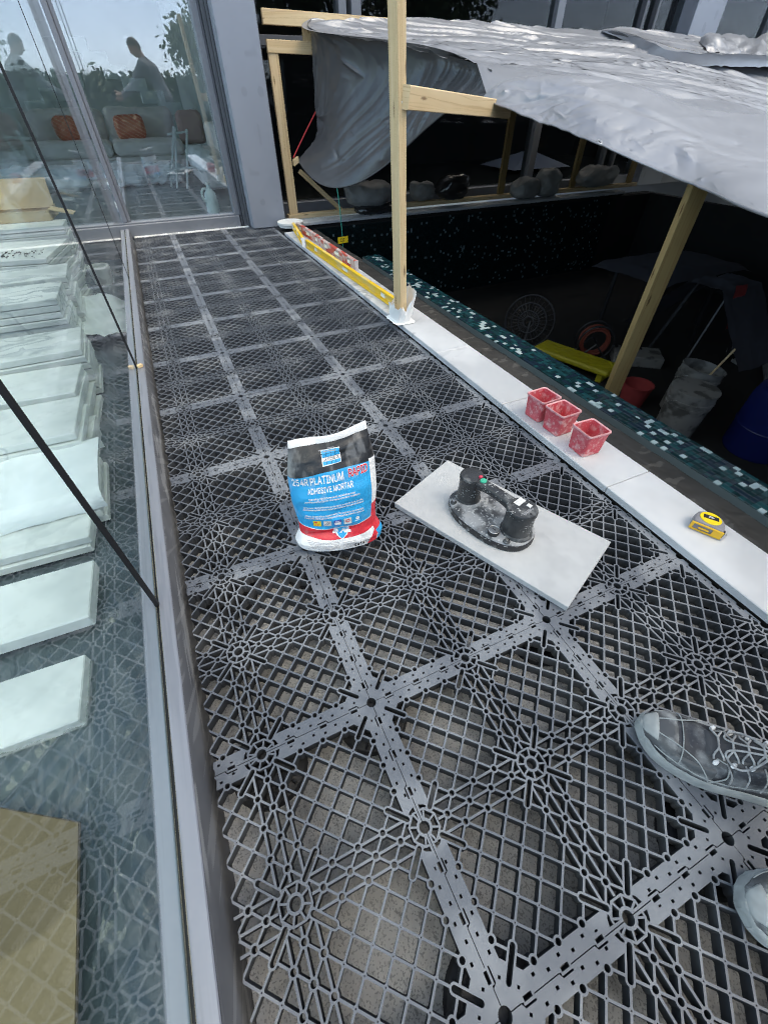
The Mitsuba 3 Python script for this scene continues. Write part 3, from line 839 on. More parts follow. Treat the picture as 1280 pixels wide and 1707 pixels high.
roof = sheet(rows, dep, 260, 150, wr1, 1)
part(tarp, 'upper_sheet', grid_mesh(roof), 'tarp_silver', smooth=True)
rows = [[(803, 162), (835, 137), (880, 127), (950, 124), (1020, 131), (1110, 162), (1280, 190), (1480, 250)],
        [(804, 163), (845, 150), (900, 148), (970, 152), (1040, 165), (1130, 196), (1290, 232), (1490, 300)],
        [(805, 164), (855, 172), (920, 182), (990, 197), (1070, 215), (1160, 240), (1300, 280), (1500, 352)],
        [(806, 165), (860, 187), (930, 213), (1000, 241), (1085, 276), (1180, 314), (1310, 366), (1510, 436)]]
dep = [[2.50, 2.45, 2.35, 2.2, 2.1, 1.9, 1.75, 1.5], [2.49, 2.36, 2.2, 2.0, 1.85, 1.62, 1.4, 1.1], [2.48, 2.28, 2.05, 1.8, 1.6, 1.36, 1.0, .6], [2.47, 2.2, 1.92, 1.65, 1.38, 1.02, .54, 0]]
low_end = [(3.4, -.1, 1.02), (2.7, -.3, .88), (2.1, -.45, .73), (1.62, -.6, .60)]


def wr2(S, u, v):
    e = np.minimum(1, v * 5) * np.minimum(1, u * 6 + .1)
    q = np.stack([S[..., 0] * .8 + S[..., 1] * .6, S[..., 1] * .5 - S[..., 0] * .3, 0 * u], -1)
    f1 = np.exp(-((v - .25 - .25 * u) / .06) ** 2) * .012
    return e * (.035 * nz(S, 1.1, 13, 2) + crumple(S, 90, 15, .009, .016, .25) + crumple(S, 320, 16, .0030, .006, .08) * (.4 + v)) + f1 * u


low = sheet(rows, dep, 240, 130, wr2, 2, low_end)
part(tarp, 'lower_sheet', grid_mesh(low), 'tarp_silver', smooth=True)
# hem along the front edge, with its metal eyelet
hem = low[-1]
part(tarp, 'hem', tube(hem[::3] + [0, 0, .002], .0045, 6), 'tarp_silver', smooth=True)
e0 = low[-5, int(.43 * 239)]; dn = unit(np.cross(low[-5, 100] - low[-5, 96], low[-9, 98] - low[-5, 98]))
rg = [(e0 + .004 * dn + .013 * (math.cos(t) * unit(hem[100] - hem[95]) + math.sin(t) * unit(low[-9, 98] - low[-5, 98]))) for t in np.linspace(0, 2 * math.pi, 25)]
part(tarp, 'eyelet', tube(rg, .0035, 6), 'steel', smooth=True)
# added unseen sheet to keep light out of the pool on the right, outside the frame of the photograph
edge_r = np.array([low[i, -1] for i in range(129, -1, -10)] + [roof[i, -1] for i in range(149, -1, -10)])
far_r = edge_r + np.array([2.4, -1.6, .0]); far_r[:, 1] = np.linspace(-2.4, edge_r[-1, 1], len(far_r)); far_r[:, 0] = np.linspace(2.2, edge_r[-1, 0] + .8, len(far_r)); far_r[:, 2] = np.linspace(.45, edge_r[-1, 2], len(far_r))
side = np.stack([edge_r, .5 * edge_r + .5 * far_r + [0, 0, -.05], far_r, far_r * [1, 1, .5] + [.2, 0, 0], far_r * [1, 1, 0] + [.3, 0, -.2]])
part(tarp, 'added_side_sheet', grid_mesh(side), 'tarp_silver', smooth=True)
gapsheet = np.stack([low[0], roof[-1, np.linspace(0, 259, 240).astype(int)]])
part(tarp, 'inner_fold', grid_mesh(gapsheet[:, 8:]), 'tarp_silver', smooth=True)
# the overlapping edge and bunched end on top
rows = [[(1010, 48), (1090, 50), (1180, 60), (1290, 82), (1480, 108)], [(1004, 50), (1070, 68), (1150, 90), (1290, 98), (1480, 132)], [(1003, 51), (1065, 71), (1150, 95), (1290, 104), (1480, 140)]]
dep = [[4.86, 4.8, 4.75, 4.7, 4.7], [4.72, 4.3, 3.95, 3.9, 3.8], [4.72, 4.28, 3.92, 3.86, 3.76]]
ov = sheet(rows, dep, 120, 24, lambda S, u, v: .02 * (ridged(S, 3.3, 31) - .5) + .04 * np.minimum(1, 3 * u), 3)
part(tarp, 'overlap', grid_mesh(ov), 'tarp_silver', smooth=True)
hem2 = ov[-1]
part(tarp, 'overlap_hem', tube(hem2[::4] + [0, 0, -.01], .014, 6), 'tarp_shaded', smooth=True)
rows = [[(1165, 62), (1200, 50), (1240, 58), (1290, 52), (1400, 70)], [(1172, 75), (1205, 62), (1240, 78), (1290, 70), (1400, 90)], [(1180, 82), (1215, 84), (1250, 90), (1290, 92), (1400, 112)]]
dep = [[4.9] * 5, [4.55] * 5, [4.3] * 5]
bn = sheet(rows, dep, 90, 50, lambda S, u, v: .10 * (ridged(S, 1.7, 41) - .5) + crumple(S, 50, 43, .02, .03, .2), 4)
part(tarp, 'bunched_end', grid_mesh(bn), 'tarp_silver', smooth=True)
# the curtain that hangs on the left
rows = [[(519, 30), (528, 50), (600, 62), (690, 76), (760, 95), (800, 108), (820, 116)],
        [(520, 100), (560, 110), (625, 118), (695, 118), (760, 124), (796, 132), (818, 138)],
        [(526, 180), (568, 190), (628, 184), (695, 165), (752, 152), (790, 150), (814, 152)],
        [(528, 222), (570, 245), (630, 232), (693, 198), (745, 172), (780, 163), (810, 160)],
        [(497, 266), (562, 312), (632, 283), (690, 232), (738, 190), (772, 170), (806, 164)]]
dep = [[4.93, 4.6, 4.2, 3.7, 3.2, 2.8, 2.6], [4.93, 4.55, 4.15, 3.7, 3.2, 2.8, 2.6], [4.92, 4.5, 4.1, 3.65, 3.15, 2.75, 2.55], [4.9, 4.42, 4.0, 3.6, 3.1, 2.7, 2.5], [4.93, 4.36, 3.95, 3.55, 3.05, 2.65, 2.48]]


def wr3(S, u, v):
    q = np.stack([S[..., 0] * 1.2 + S[..., 1] * .9 + .25 * S[..., 2], S[..., 2] * .55, 0 * u], -1)
    return np.minimum(1, 8 * (1 - v)) * np.minimum(1, 7 * v) * (.035 * nz(S, 1.6, 23, 2) + .020 * (ridged(q * [4.2, .6, 1], 1.2, 24) ** 2 - .4) + .008 * (ridged(q * [12, 1.8, 1], 1.1, 27) ** 2 - .4) + crumple(S, 70, 29, .012, .015, .15) * (u < .45) + crumple(S, 120, 30, .005, .008, .3))


cur = sheet(rows, dep, 200, 150, wr3, 5)
part(tarp, 'curtain', grid_mesh(cur), 'tarp_shaded', smooth=True)
part(tarp, 'curtain_hem', tube(cur[-1][::4], .006, 6), 'tarp_shaded', smooth=True)

k = thing('red_string', 'taut red string pulling the hanging tarpaulin corner towards the far left post', 'string')
put(k, tube(np.stack([on_y(489, 262, 4.93), on_y(508, 222, 4.95), on_y(527, 184, 4.97)]), .006, 6), 'cord_red')
k = thing('wood_block', 'small pale wood block fixed to the far left post where the tarpaulin is tied', 'block')
put(k, place(box((-.03, -.03, -.025), (.03, .03, .025), .004), on_y(493, 268, 4.93), (1, 0, .5)), 'pine')
k = thing('green_cord', 'thin green cord hanging from the tarpaulin corner into the pool', 'cord')
a, b = cur[-1, int(199 / 6)], on_y(572, 425, 4.3)
part(k, 'line', tube(spline([a, a * .6 + b * .4 + [.01, 0, 0], b], 16), .0045, 6), 'cord_green', smooth=True)
q = on_y(571, 399, 4.32)
part(k, 'tag', place(box((-.055, -.002, -.028), (.055, .002, .028)), q + [.0, -.012, 0], (1, 0, .05)), 'tape_yellow', label='yellow tag on the cord')
part(k, 'tag_print', place(meshkit.text_mesh('III', .028, .001), q + [-.03, -.0145, -.014], (1, 0, .05), ez=(0, -1, 0), ey=(0, 0, 1)), 'ink_black')


# ---------------------------------------------------------------- sandbags, buckets and tools in the pool
def bag_mesh(c, L, W, Hh, rot, seed, neck=0.0):
    m = trimesh.creation.icosphere(4)
    v = m.vertices.copy()
    v = np.sign(v) * np.abs(v) ** .72
    v *= [L / 2, W / 2, Hh / 2]
    v[:, 2] += Hh / 2
    v += nz(v, 5, seed, 2)[:, None] * v * [1, 1, 1.0] * .5 + np.stack([nz(v, 16, seed + 3), nz(v, 16, seed + 5), nz(v, 20, seed + 7)], 1) * .022
    if neck:
        t = np.clip((v[:, 0] / (L / 2) - .45) / .55, 0, 1); v[:, 1] *= 1 - neck * t; v[:, 2] = v[:, 2] * (1 - neck * .6 * t) + .03 * t
    v[:, 2] = np.maximum(v[:, 2], 0)
    m = trimesh.Trimesh(v, m.faces, process=False)
    return place(m, c, (math.cos(rot), math.sin(rot), 0))


SB = [('big dusty sandbag slumped beside the foot of the diagonal brace', (2.14, 4.96, .08), .52, .30, .24, -.1, 'sandbag_grey', .3),
      ('shiny black bag of sand on the rail right of the tall pine post', (3.24, 4.98, .08), .40, .30, .25, .1, 'sandbag_black', .1),
      ('dull crumpled sandbag half hidden behind the shiny black bag', (2.88, 5.06, .08), .32, .22, .20, .2, 'sandbag_grey', .3),
      ('low wrinkled grey sandbag between the second post and the upright bag', (3.98 + .30, 4.92, .03), .44, .28, .20, .1, 'sandbag_grey', .4),
      ('upright round grey sandbag standing on the rail', (4.62, 4.92, .03), .34, .28, .28, .0, 'sandbag_grey', .05),
      ('long dim sandbag lying farthest along the rail', (5.55, 4.98, .08), .75, .30, .22, .15, 'sandbag_grey', .5),
      ('flat dark sandbag under the big dusty one', (2.22, 4.90, .03), .60, .26, .09, .0, 'sandbag_black', .2)]
for i, (lab, c, L, W, Hh, rot, mat, nk) in enumerate(SB):
    k = thing('sandbag', lab, 'sandbag', 'sandbags along the far rail'); put(k, bag_mesh(c, L, W, Hh, rot, 100 + i * 11, nk), mat, smooth=True)


def bucket(c, lab, tilt=0.0, open_=True):
    k = thing('bucket', lab, 'bucket', 'dirty plastic buckets in the pool')
    Hh = .37
    prof = [(.001, 0), (.128, 0), (.132, .004), (.146, .26), (.152, .262), (.153, .275), (.147, .277), (.149, .30), (.156, .302), (.157, .315), (.150, .318), (.153, Hh), (.158, Hh), (.158, Hh + .006), (.150, Hh + .006), (.146, Hh - .01), (.128, .012), (.001, .012)]
    if not open_: prof = prof[:-4] + [(.158, Hh + .012), (.150, Hh + .014), (.001, Hh + .012)]
    m = lathe(prof, 40)
    R4 = trimesh.transformations.rotation_matrix(tilt, (.3, 1, 0)); m.apply_transform(R4); m.apply_translation(c)
    part(k, 'shell', m, 'bucket_shaded', smooth=35)
    h = tube([(.155 * math.cos(t), .155 * math.sin(t) * .9, Hh - .05 - .09 * math.sin(t)) for t in np.linspace(0, math.pi, 20)], .003, 6)
    h.apply_transform(R4); h.apply_translation(c); part(k, 'handle', h, 'steel', smooth=True)


bucket((3.05, 1.20, -.90), 'white plastic bucket caked with mortar, in front of another in the pool', 0, False)
bucket((3.38, 1.42, -.90), 'tilted open bucket with a stick in it, behind the mortar caked bucket', .12)
k = thing('mixing_stick', 'thin stick leaning out of the open bucket', 'stick'); put(k, tube([(3.36, 1.40, -.86), (3.60, 1.36, -.40)], .008, 6), 'pine')
k = thing('float_tray', 'long yellow plastic tray with a woven top on the pool floor', 'tray')
a, b = np.array([3.02, 2.76, -.83]), np.array([3.26, 2.02, -.83])
ax = unit(b - a); L = np.linalg.norm(b - a)
tr = box((0, -.13, 0), (L, .13, .05), .015)
part(k, 'body', place(tr, a, ax), 'tray_yellow', smooth=20)
rb = []
for i in range(13):
    for s in (-1, 1):
        rb.append(place(box((-.036, -.005, 0), (.036, .005, .006)), (.05 + i * (L - .1) / 12, s * .05, .05), (.7, .7 * (1 if (i % 2) else -1) * s, 0)))
for q in rb: part(k, 'rib', place(q, a, ax), 'tray_yellow')
for x in (.05, L - .1): part(k, 'foot', place(box((x, -.1, -.07), (x + .05, .1, 0)), a, ax), 'tray_yellow')
k = thing('floor_fan', 'round wire cage of a floor fan in the dark beyond the mosaic ledge', 'fan')
fc, fa_, = np.array([3.05, 3.0, -.66]), unit([-.75, -.6, .25])
_, fs, fu = frame(fa_)
part(k, 'cage', cat([tube([fc + r * (math.cos(t) * fs + math.sin(t) * fu) + fa_ * dz for t in np.linspace(0, 2 * math.pi, 40)], .006, 5) for r, dz in ((.24, 0), (.24, .05), (.17, .075), (.1, .09), (.05, .095))]), 'pedestal_plastic', smooth=True)
part(k, 'spokes', cat([tube([fc + .04 * q + fa_ * .095, fc + .17 * q + fa_ * .075, fc + .24 * q + fa_ * .02] , .003, 4) for t in np.arange(28) * 2 * math.pi / 28 for q in [math.cos(t) * fs + math.sin(t) * fu]]), 'pedestal_plastic')
part(k, 'stand', cat([tube([fc - fu * .24 + fs * .2, fc - fu * .24 - fs * .2], .014, 6), tube([fc - fu * .24, fc + fa_ * -.05], .014, 6)]), 'black_plastic')
k = thing('cable_reel', 'red brown cable reel standing on the pool floor', 'cable reel')
rc, ra = np.array([3.42, 2.46, -.72]), unit([-.55, -.8, 0])
_, rs, ru = frame(ra)
part(k, 'cable', cat([tube([rc + ra * (-.05 + i * .012) + (.125 + .012 * math.sin(i * 2.2)) * (math.cos(t) * rs + math.sin(t) * ru) for t in np.linspace(0, 2 * math.pi, 28)], .008, 5) for i in range(9)]), 'cord_brown', smooth=True)
part(k, 'flange', cat([tube([rc + ra * s + .16 * (math.cos(t) * rs + math.sin(t) * ru) for t in np.linspace(0, 2 * math.pi, 28)], .01, 5) for s in (-.07, .07)]), 'black_plastic', smooth=True)
part(k, 'stand', cat([tube([rc + ra * s + rs * .16 - ru * .17, rc + ra * s, rc + ra * s - rs * .16 - ru * .17], .01, 6) for s in (-.09, .09)]), 'black_plastic')
k = thing('tool_box', 'pale flat box with black stripes on the pool floor', 'box')
part(k, 'body', place(box((-.22, -.13, 0), (.22, .13, .10), .008), (3.78, 2.22, -.90), (.75, -.6, 0)), 'bucket_shaded')
part(k, 'stripes', place(cat([box((-.20 + i * .055, .05, .1003), (-.17 + i * .055, .12, .1015)) for i in range(5)]), (3.78, 2.22, -.90), (.75, -.6, 0)), 'ink_black')
k = thing('red_pail', 'small red pail behind the foot of the leaning pine prop', 'pail')
put(k, lathe([(.001, 0), (.09, 0), (.115, .17), (.12, .17), (.12, .18), (.11, .18), (.088, .01), (.001, .01)], 30, (3.12, 1.66, -.90)), 'cloth_red', smooth=40)
k = thing('blue_drum', 'dark blue plastic drum at the right edge of the pool', 'drum')
put(k, lathe([(.001, 0), (.19, 0), (.20, .02), (.205, .2), (.212, .21), (.205, .22), (.205, .4), (.19, .47), (.12, .5), (.05, .505), (.05, .53), (.001, .53)], 36, (3.42, .80, -.90)), 'drum_blue', smooth=40)
k = thing('work_stand', 'dark clothes draped over a folding work stand in the pool', 'stand')
base = np.array([4.28, 2.05, -.90])
for sx in (-1, 1):
    for sy in (-1, 1): part(k, 'leg', tube([base + [sx * .35, sy * .2, 0], base + [sx * .12, sy * .15, .66]], .014, 6), 'black_plastic')
pts = np.array([[(x, y, .70 - 1.1 * max(0, abs(y) - .16) + .06 * nz([x, y, 0], 7, 61) + .02 * nz([x, y, 0], 20, 62)) for x in np.linspace(-.26, .26, 40)] for y in np.linspace(-.62, .62, 60)]) + base
part(k, 'clothes', grid_mesh(pts), 'cloth_dark', smooth=True)
pts = np.array([[(x, -.18 - .1 * t + .02 * nz([x, t, 0], 9, 66), .73 - .32 * t + .02 * nz([x, t, 0], 14, 64)) for x in np.linspace(-.13, .02, 16)] for t in np.linspace(0, 1, 20)]) + base
part(k, 'red_cloth', grid_mesh(pts), 'cloth_red', smooth=True)
k = thing('work_table', 'dim table under a grey sheet at the back of the pool', 'table')
base = np.array([4.75, 2.9, -.90])
pts = np.array([[(x, y, .62 - .25 * max(0, abs(x) - .5) - .25 * max(0, abs(y) - .3) + .05 * nz([x, y, 0], 5, 71)) for x in np.linspace(-.68, .68, 50)] for y in np.linspace(-.45, .45, 40)]) + base
part(k, 'sheet', grid_mesh(pts), 'cloth_dark', smooth=True)
for sx in (-1, 1):
    for sy in (-1, 1): part(k, 'leg', tube([base + [sx * .45, sy * .28, 0], base + [sx * .45, sy * .28, .6]], .02, 6), 'black_plastic')
for i, (x, y, a) in enumerate(((5.1, 1.95, .2), (5.0, 1.65, -.25), (4.75, 1.5, .6))):
    k = thing('plank', ['pale offcut plank on top of the others at the back right of the pool', 'middle dusty plank lying on the pool floor', 'short plank lying askew nearest on the pool floor'][i], 'plank', 'planks lying on the pool floor')
    m, uv = bar((x - .4 * math.cos(a), y - .4 * math.sin(a), -.88 + .04 * (i == 0)), (x + .4 * math.cos(a), y + .4 * math.sin(a), -.88 + .04 * (i == 0)), .12, .03); put(k, m, 'bucket_shaded', uv=uv)


# ---------------------------------------------------------------- mortar bag
bg = thing('mortar_bag', 'plastic bag of adhesive mortar with black, blue and red print, standing on the grating', 'bag')
a_, b_ = np.array([-.023, .482, 0]), np.array([.220, .421, 0])
BX = unit(b_ - a_); BN = np.array([BX[1], -BX[0], 0.0]); lean = math.radians(8)
BU = np.array([0, 0, 1.0]) * math.cos(lean) - BN * math.sin(lean); BF = np.cross(BX, BU); BF = BF if BF @ BN > 0 else -BF
BO = (a_ + b_) / 2 - BN * .035 + [0, 0, .002]
HB = .362


def bw(v): return np.interp(v, [0, .03, .1, .2, .3, .5, .75, .9, .96, 1], [.108, .128, .132, .114, .113, .121, .119, .108, .104, .102])
def bt(v): return np.interp(v, [0, .03, .1, .2, .35, .55, .75, .88, .93, .96, 1], [.040, .056, .062, .056, .060, .060, .048, .026, .012, .005, .004])


def bag_point(x, v, back=False, lift=0.0):
    """A point of the bag's front (or back) at x metres from its middle and at v of its height."""
    x, v = np.asarray(x, float), np.asarray(v, float)
    w = bw(v); c = np.clip(np.abs(x) / w, 0, 1)
    t = bt(v) * (1 - c ** 3.0) ** .5
    q = np.stack([x, v * HB, 0 * x], -1)
    dz = .006 * nz(q, 14, 201) * 2 + .012 * nz(q * [1, 2.4, 1], 10, 205) - .012 * np.exp(-((v - .215 - .25 * x) / .035) ** 2) * np.clip(1.2 - np.abs(x + .05) / .09, 0, 1) + .0035 * (meshkit.fbm(q * [20, 55, 1], 3, 207) - .5) * (np.exp(-((v - .2) / .09) ** 2) + np.exp(-((v - .86) / .1) ** 2) * 1.6 + .25)
    dz = dz * np.clip((1 - c ** 6), 0, 1)
    t = (t + dz + lift) if not back else -(t + dz)
    hgt = v * HB + (x / .1) * .016 * v - .010 * np.clip(v - .9, 0, 1) / .1 * np.cos(x * 22) * .4
    drop = .006 * np.exp(-((v) / .05) ** 2) * c ** 2
    top_wave = .008 * np.sin(x * 34 + 1) * np.clip((v - .85) / .15, 0, 1)
    return BO + x[..., None] * BX + (t + top_wave)[..., None] * BF + (hgt + drop)[..., None] * BU


cc = np.sin(np.linspace(-1, 1, 70) * math.pi / 2)
vv = np.r_[np.linspace(0, .06, 8), np.linspace(.07, .93, 110), np.linspace(.935, 1, 14)]
C_, V_ = np.meshgrid(cc, vv)
front = bag_point(C_ * bw(V_), V_)
back = bag_point(-C_ * bw(V_), V_, True)
G = np.concatenate([front, back[:, 1:]], 1)
U = np.concatenate([C_, (2 - np.abs(C_[:, 1:])) * np.sign(-C_[:, 1:] + 1e-9) * 1.0], 1)
U = np.concatenate([C_, 1 + (1 + C_[:, 1:]) / 2 + .0], 1)
U = np.where(U > 1.5, -(3 - U) , U)
m = grid_mesh(G)
bot = np.stack([front[0], back[0][::-1]]);
mb = grid_mesh(bot)
mesh = tm(np.vstack([m.vertices, mb.vertices]), np.vstack([m.faces, mb.faces + len(m.vertices)]))
uvb = np.vstack([np.stack([U.ravel(), np.repeat(vv, U.shape[1])], 1), np.zeros((len(mb.vertices), 2)) + [0, .02]])
part(bg, 'sack', mesh, 'bag_print', smooth=True, uv=uvb)
# folded and glued top edge
tx = np.linspace(-1, 1, 60)
seam = np.stack([bag_point(tx * bw(np.full(60, v)), np.full(60, v), False, l) for v, l in ((.955, .0022), (.962, .0034), (1.0, .0030), (1.004, 0.0), (1.0, -.006), (.962, -.007))])
part(bg, 'top_seam', grid_mesh(seam), 'paper_white', smooth=50)


def on_bag(mesh, x0, v0, sx=1.0, curve=0.0, slope=0.0):
    """Lays flat lettering (x, y in metres) on the bag, its origin at x0, v0."""
    v = mesh.vertices
    x = x0 + v[:, 0] * sx
    y = v0 + v[:, 1] / HB + curve * x * x + slope * (x - x0)
    return trimesh.Trimesh(bag_point(x, y, False, .0008 + np.clip(v[:, 2], 0, .001)), mesh.faces, process=False)


def text_w(txt, h, bold):
    m = meshkit.text_mesh(txt, h, .0004, bold)
    return m, m.bounds[1][0] - m.bounds[0][0]


def bag_text(name, txt, xc, v, h, width, mat, bold=False, curve=0.0):
    m, w = text_w(txt, h, bold)
    if h > .01: m = m.subdivide_to_size(.012) if hasattr(m, 'subdivide_to_size') else m
    m.apply_translation((-(m.bounds[0][0] + m.bounds[1][0]) / 2, 0, 0))
    part(bg, name, on_bag(m, xc, v, width / w, curve), mat)


bag_text('title', '254R PLATINUM', -.040, .684, .0215, .136, 'ink_white', True)
m, w = text_w('RAPID', .0205, True)
mo = cat([m.copy().apply_translation((dx, dy, 0)) for dx, dy in ((.0011, 0), (-.0011, 0), (0, .0010), (0, -.0010), (.0008, .0008), (-.0008, .0008), (.0008, -.0008), (-.0008, -.0008))]); mo.apply_translation((-w / 2, 0, 0))
part(bg, 'title_edge', on_bag(mo, .0665, .690, .052 / w), 'ink_white')
m.apply_translation((-w / 2, 0, .0006)); part(bg, 'title', on_bag(m, .0665, .690, .052 / w), 'ink_red', label='red word with a white edge')
bag_text('subtitle', 'ADHESIVE MORTAR', -.010, .612, .0160, .122, 'ink_white', True)
lines = [('Fast setting, high performance thin bed adhesive mortar', .545, .132), ('providing a superior bond for most interior and exterior installations.', .523, .158),
         ('Mortier colle, haute performance à prise rapide, en couche mince, qui offre', .463, .172), ('une adhérence supérieure dans la plupart des installations intérieures et extérieures.', .441, .178),
         ('Adhesivo de capa delgada, fraguado rápido y alto rendimiento, que proporciona', .383, .172), ('una adhesión superior para la mayoría de las instalaciones interiores y exteriores.', .361, .176)]
for txt, v, wd in lines:
    bag_text('print_line', txt, -.008, v + .015, .0052, wd * .95, 'ink_white', True, curve=.6)
# maker's emblem: a grid of blue tiles
for i in range(4):
    for j in (0, 2, 3):
        part(bg, 'emblem', on_bag(box((i * .0118, j * .0085, 0), (i * .0118 + .0106, j * .0085 + .0074, .0004)).subdivide(), -.021, .812), 'ink_blue')
fr = prism(sbox(-.0016, -.0016, .0478, .0346).difference(sbox(0, 0, .0462, .033)), .0003).subdivide(); part(bg, 'emblem_edge', on_bag(fr, -.021, .812), 'ink_white')
part(bg, 'emblem_edge', on_bag(box((0, .0078, 0), (.0462, .0160, .0003)).subdivide().subdivide(), -.021, .812), 'ink_white')
m, w = text_w('LATICRETE', .0056, True); part(bg, 'emblem_name', on_bag(m.apply_translation((0, 0, .0006)), -.0195, .812 + .0092 / HB, .042 / w), 'ink_black')
for xx, ww, v in ((-.028, .016, .905), (-.005, .018, .912), (-.022, .03, .892), (.0, .02, .889)):
    part(bg, 'small_print', on_bag(box((0, 0, 0), (ww, .0022, .0002)), xx, v), 'ink_grey')
# five pictograms
for i, (c1, c2) in enumerate((('ink_yellow', 'ink_red'), ('sticker_grey', 'ink_grey'), ('ink_navy', 'ink_white'), ('sticker_grey', 'ink_red'), ('ink_blue', 'ink_white'))):
    x0 = -.070 + i * .0285
    part(bg, 'pictogram', on_bag(box((0, 0, 0), (.0215, .0215, .0003)).subdivide().subdivide(), x0, .292, curve=1.2), c1)
    if i == 0: g = cat([box((.003, .014, .0004), (.012, .018, .0008)), box((.003, .008, .0004), (.018, .0095, .0008)), box((.003, .004, .0004), (.015, .0055, .0008))])
    if i == 1: g = cat([place(box((-.008, -.001, .0004), (.008, .001, .0008)), (.0108 + d, .0115, 0), (.6, .8, 0)) for d in (-.003, .003)])
    if i == 2: g = cat([box((.002, .002, .0004), (.0195, .012, .0008)), box((.004, .016, .0004), (.017, .018, .0008))])
    if i == 3: g = prism(Point(.0107, .012).buffer(.006).difference(Point(.0107, .012).buffer(.004)), .0004, .0004)
    if i == 4: g = cat([prism(Point(.0107, .0125).buffer(.0055), .0004, .0004), box((.003, .003, .0004), (.018, .0045, .0008))])
    part(bg, 'pictogram_mark', on_bag(g, x0, .292, curve=1.2), c2)
# warranty shield on the red band
sp = Polygon([(-.019, .028), (-.010, .025), (0, .030), (.010, .025), (.019, .028), (.019, .014), (.013, .002), (0, -.010), (-.013, .002), (-.019, .014)])
part(bg, 'shield', on_bag(prism(sp.buffer(.0025), .0003).subdivide(), .006, .178), 'ink_white'); part(bg, 'shield', on_bag(prism(sp, .0006).subdivide(), .006, .178), 'ink_blue')
part(bg, 'shield_band', on_bag(box((-.026, .006, 0), (.026, .0135, .0008)).subdivide(), .006, .178), 'ink_white')
m, w = text_w('LIFETIME WARRANTY', .0036, True); part(bg, 'shield_text', on_bag(m.apply_translation((0, .008, .0012)), -.018, .178, .048 / w), 'ink_red')
# fine print and boxes on the white foot of the bag
for r in range(6):
    for x0, x1 in ((-.098 + .003 * r, -.005), (.004, .045)):
        part(bg, 'fine_print', on_bag(box((0, 0, 0), (x1 - x0, .0010, .0002)).subdivide().subdivide(), x0, .118 - r * .0125 + (.0 if x0 < 0 else -.006), curve=3.2), 'ink_grey')
for r in range(2):
    for i in range(6):
        part(bg, 'table_mark', on_bag(box((0, 0, 0), (.0052, .0062 - .0022 * ((i + r) % 2), .0002)), .040 + i * .0080, .062 - r * .022, curve=2.5), 'ink_black' if i < 4 else 'ink_grey')
part(bg, 'print_box', on_bag(prism(sbox(0, 0, .017, .013).difference(sbox(.0008, .0008, .0162, .0122)), .0002), -.095, .045), 'ink_grey')

# ---------------------------------------------------------------- stone tile with the suction lifter
tl = [np.array(q) for q in ((.323, .547), (.599, .664), (.839, .120), (.561, 0.0))]
tc = sum(tl) / 4; tx_ = unit(np.r_[tl[3] - tl[0] + tl[2] - tl[1], 0]); ty_ = np.cross([0, 0, 1], tx_)
k = thing('stone_tile', 'loose pale grey stone tile lying askew on the grating under the suction lifter', 'tile')
put(k, place(box((-.300, -.151, .001), (.300, .151, .021), .0015), (tc[0], tc[1], 0), tx_, ty_), 'dusty_marble')
lf = thing('suction_lifter', 'black battery suction lifter spattered with mortar, standing on the stone tile', 'suction lifter')
LC, LX = np.array([.558, .348, .021]), unit([.269, -.963, 0])


def oval(r, ax=.148, ay=.089, n=72):
    t = np.arange(n) * 2 * math.pi / n
    c, s = np.cos(t), np.sin(t)
    return np.stack([np.sign(c) * np.abs(c) ** .86 * (ax * r[0]), np.sign(s) * np.abs(s) ** .86 * (ay * r[0]), 0 * t + r[1]], 1)


def lp(m): return place(m, LC, LX)


part(lf, 'seal', lp(loft([oval(q) for q in ((.98, 0), (1.0, .004), (1.0, .014), (.985, .018))])), 'lifter_rubber', smooth=40)
part(lf, 'base', lp(loft([oval(q) for q in ((.99, .016), (1.0, .019), (.99, .026), (.93, .031), (.84, .034), (.70, .036), (.4, .037))])), 'lifter_base', smooth=40)


def cyl(x, r, h, prof):
    return lathe([(rr * r, hh * h + .030) for rr, hh in prof], 44, (x, 0, 0))


part(lf, 'pump_housing', lp(cyl(-.094, .036, .100, [(.001, 0), (1.16, 0), (1.14, .06), (1.02, .12), (.98, .5), (.98, .86), (1.03, .865), (1.03, .93), (.96, .985), (.8, 1.0), (.001, 1.0)])), 'lifter_body', smooth=35)
part(lf, 'battery_housing', lp(cyl(.094, .043, .096, [(.001, 0), (1.14, 0), (1.12, .06), (1.0, .12), (.97, .5), (.97, .85), (1.02, .86), (1.02, .95), (.96, 1.0), (.001, 1.0)])), 'lifter_body', smooth=35)
hx = np.linspace(-.068, .062, 16)
hr = []
for i, x in enumerate(hx):
    t = (i / 15 - .5) * 2
    zc = .113 + .005 * (1 - t * t); ry, rz = .0175 + .004 * t ** 2, .0145 + .003 * t ** 2
    an = np.arange(28) * 2 * math.pi / 28
    hr.append(np.stack([0 * an + x, ry * np.sign(np.cos(an)) * np.abs(np.cos(an)) ** .8, zc + rz * np.sign(np.sin(an)) * np.abs(np.sin(an)) ** .8], 1))
part(lf, 'handle', lp(loft(hr)), 'lifter_body', smooth=40)
part(lf, 'collar', lp(place(cat([tube([(-.060, .022 * math.cos(t), .113 + .019 * math.sin(t)) for t in np.linspace(0, 2 * math.pi, 24)], .003, 6)]), (0, 0, 0), (1, 0, 0))), 'black_plastic', smooth=True)
part(lf, 'start_button', lp(lathe([(.001, .004), (.009, .003), (.0105, 0), (.0105, -.006)], 20, (-.050, .000, .1315))), 'button_green', smooth=40)
part(lf, 'stop_button', lp(lathe([(.001, .003), (.005, .002), (.006, 0), (.006, -.004)], 16, (-.066, .006, .1345))), 'button_red', smooth=40)
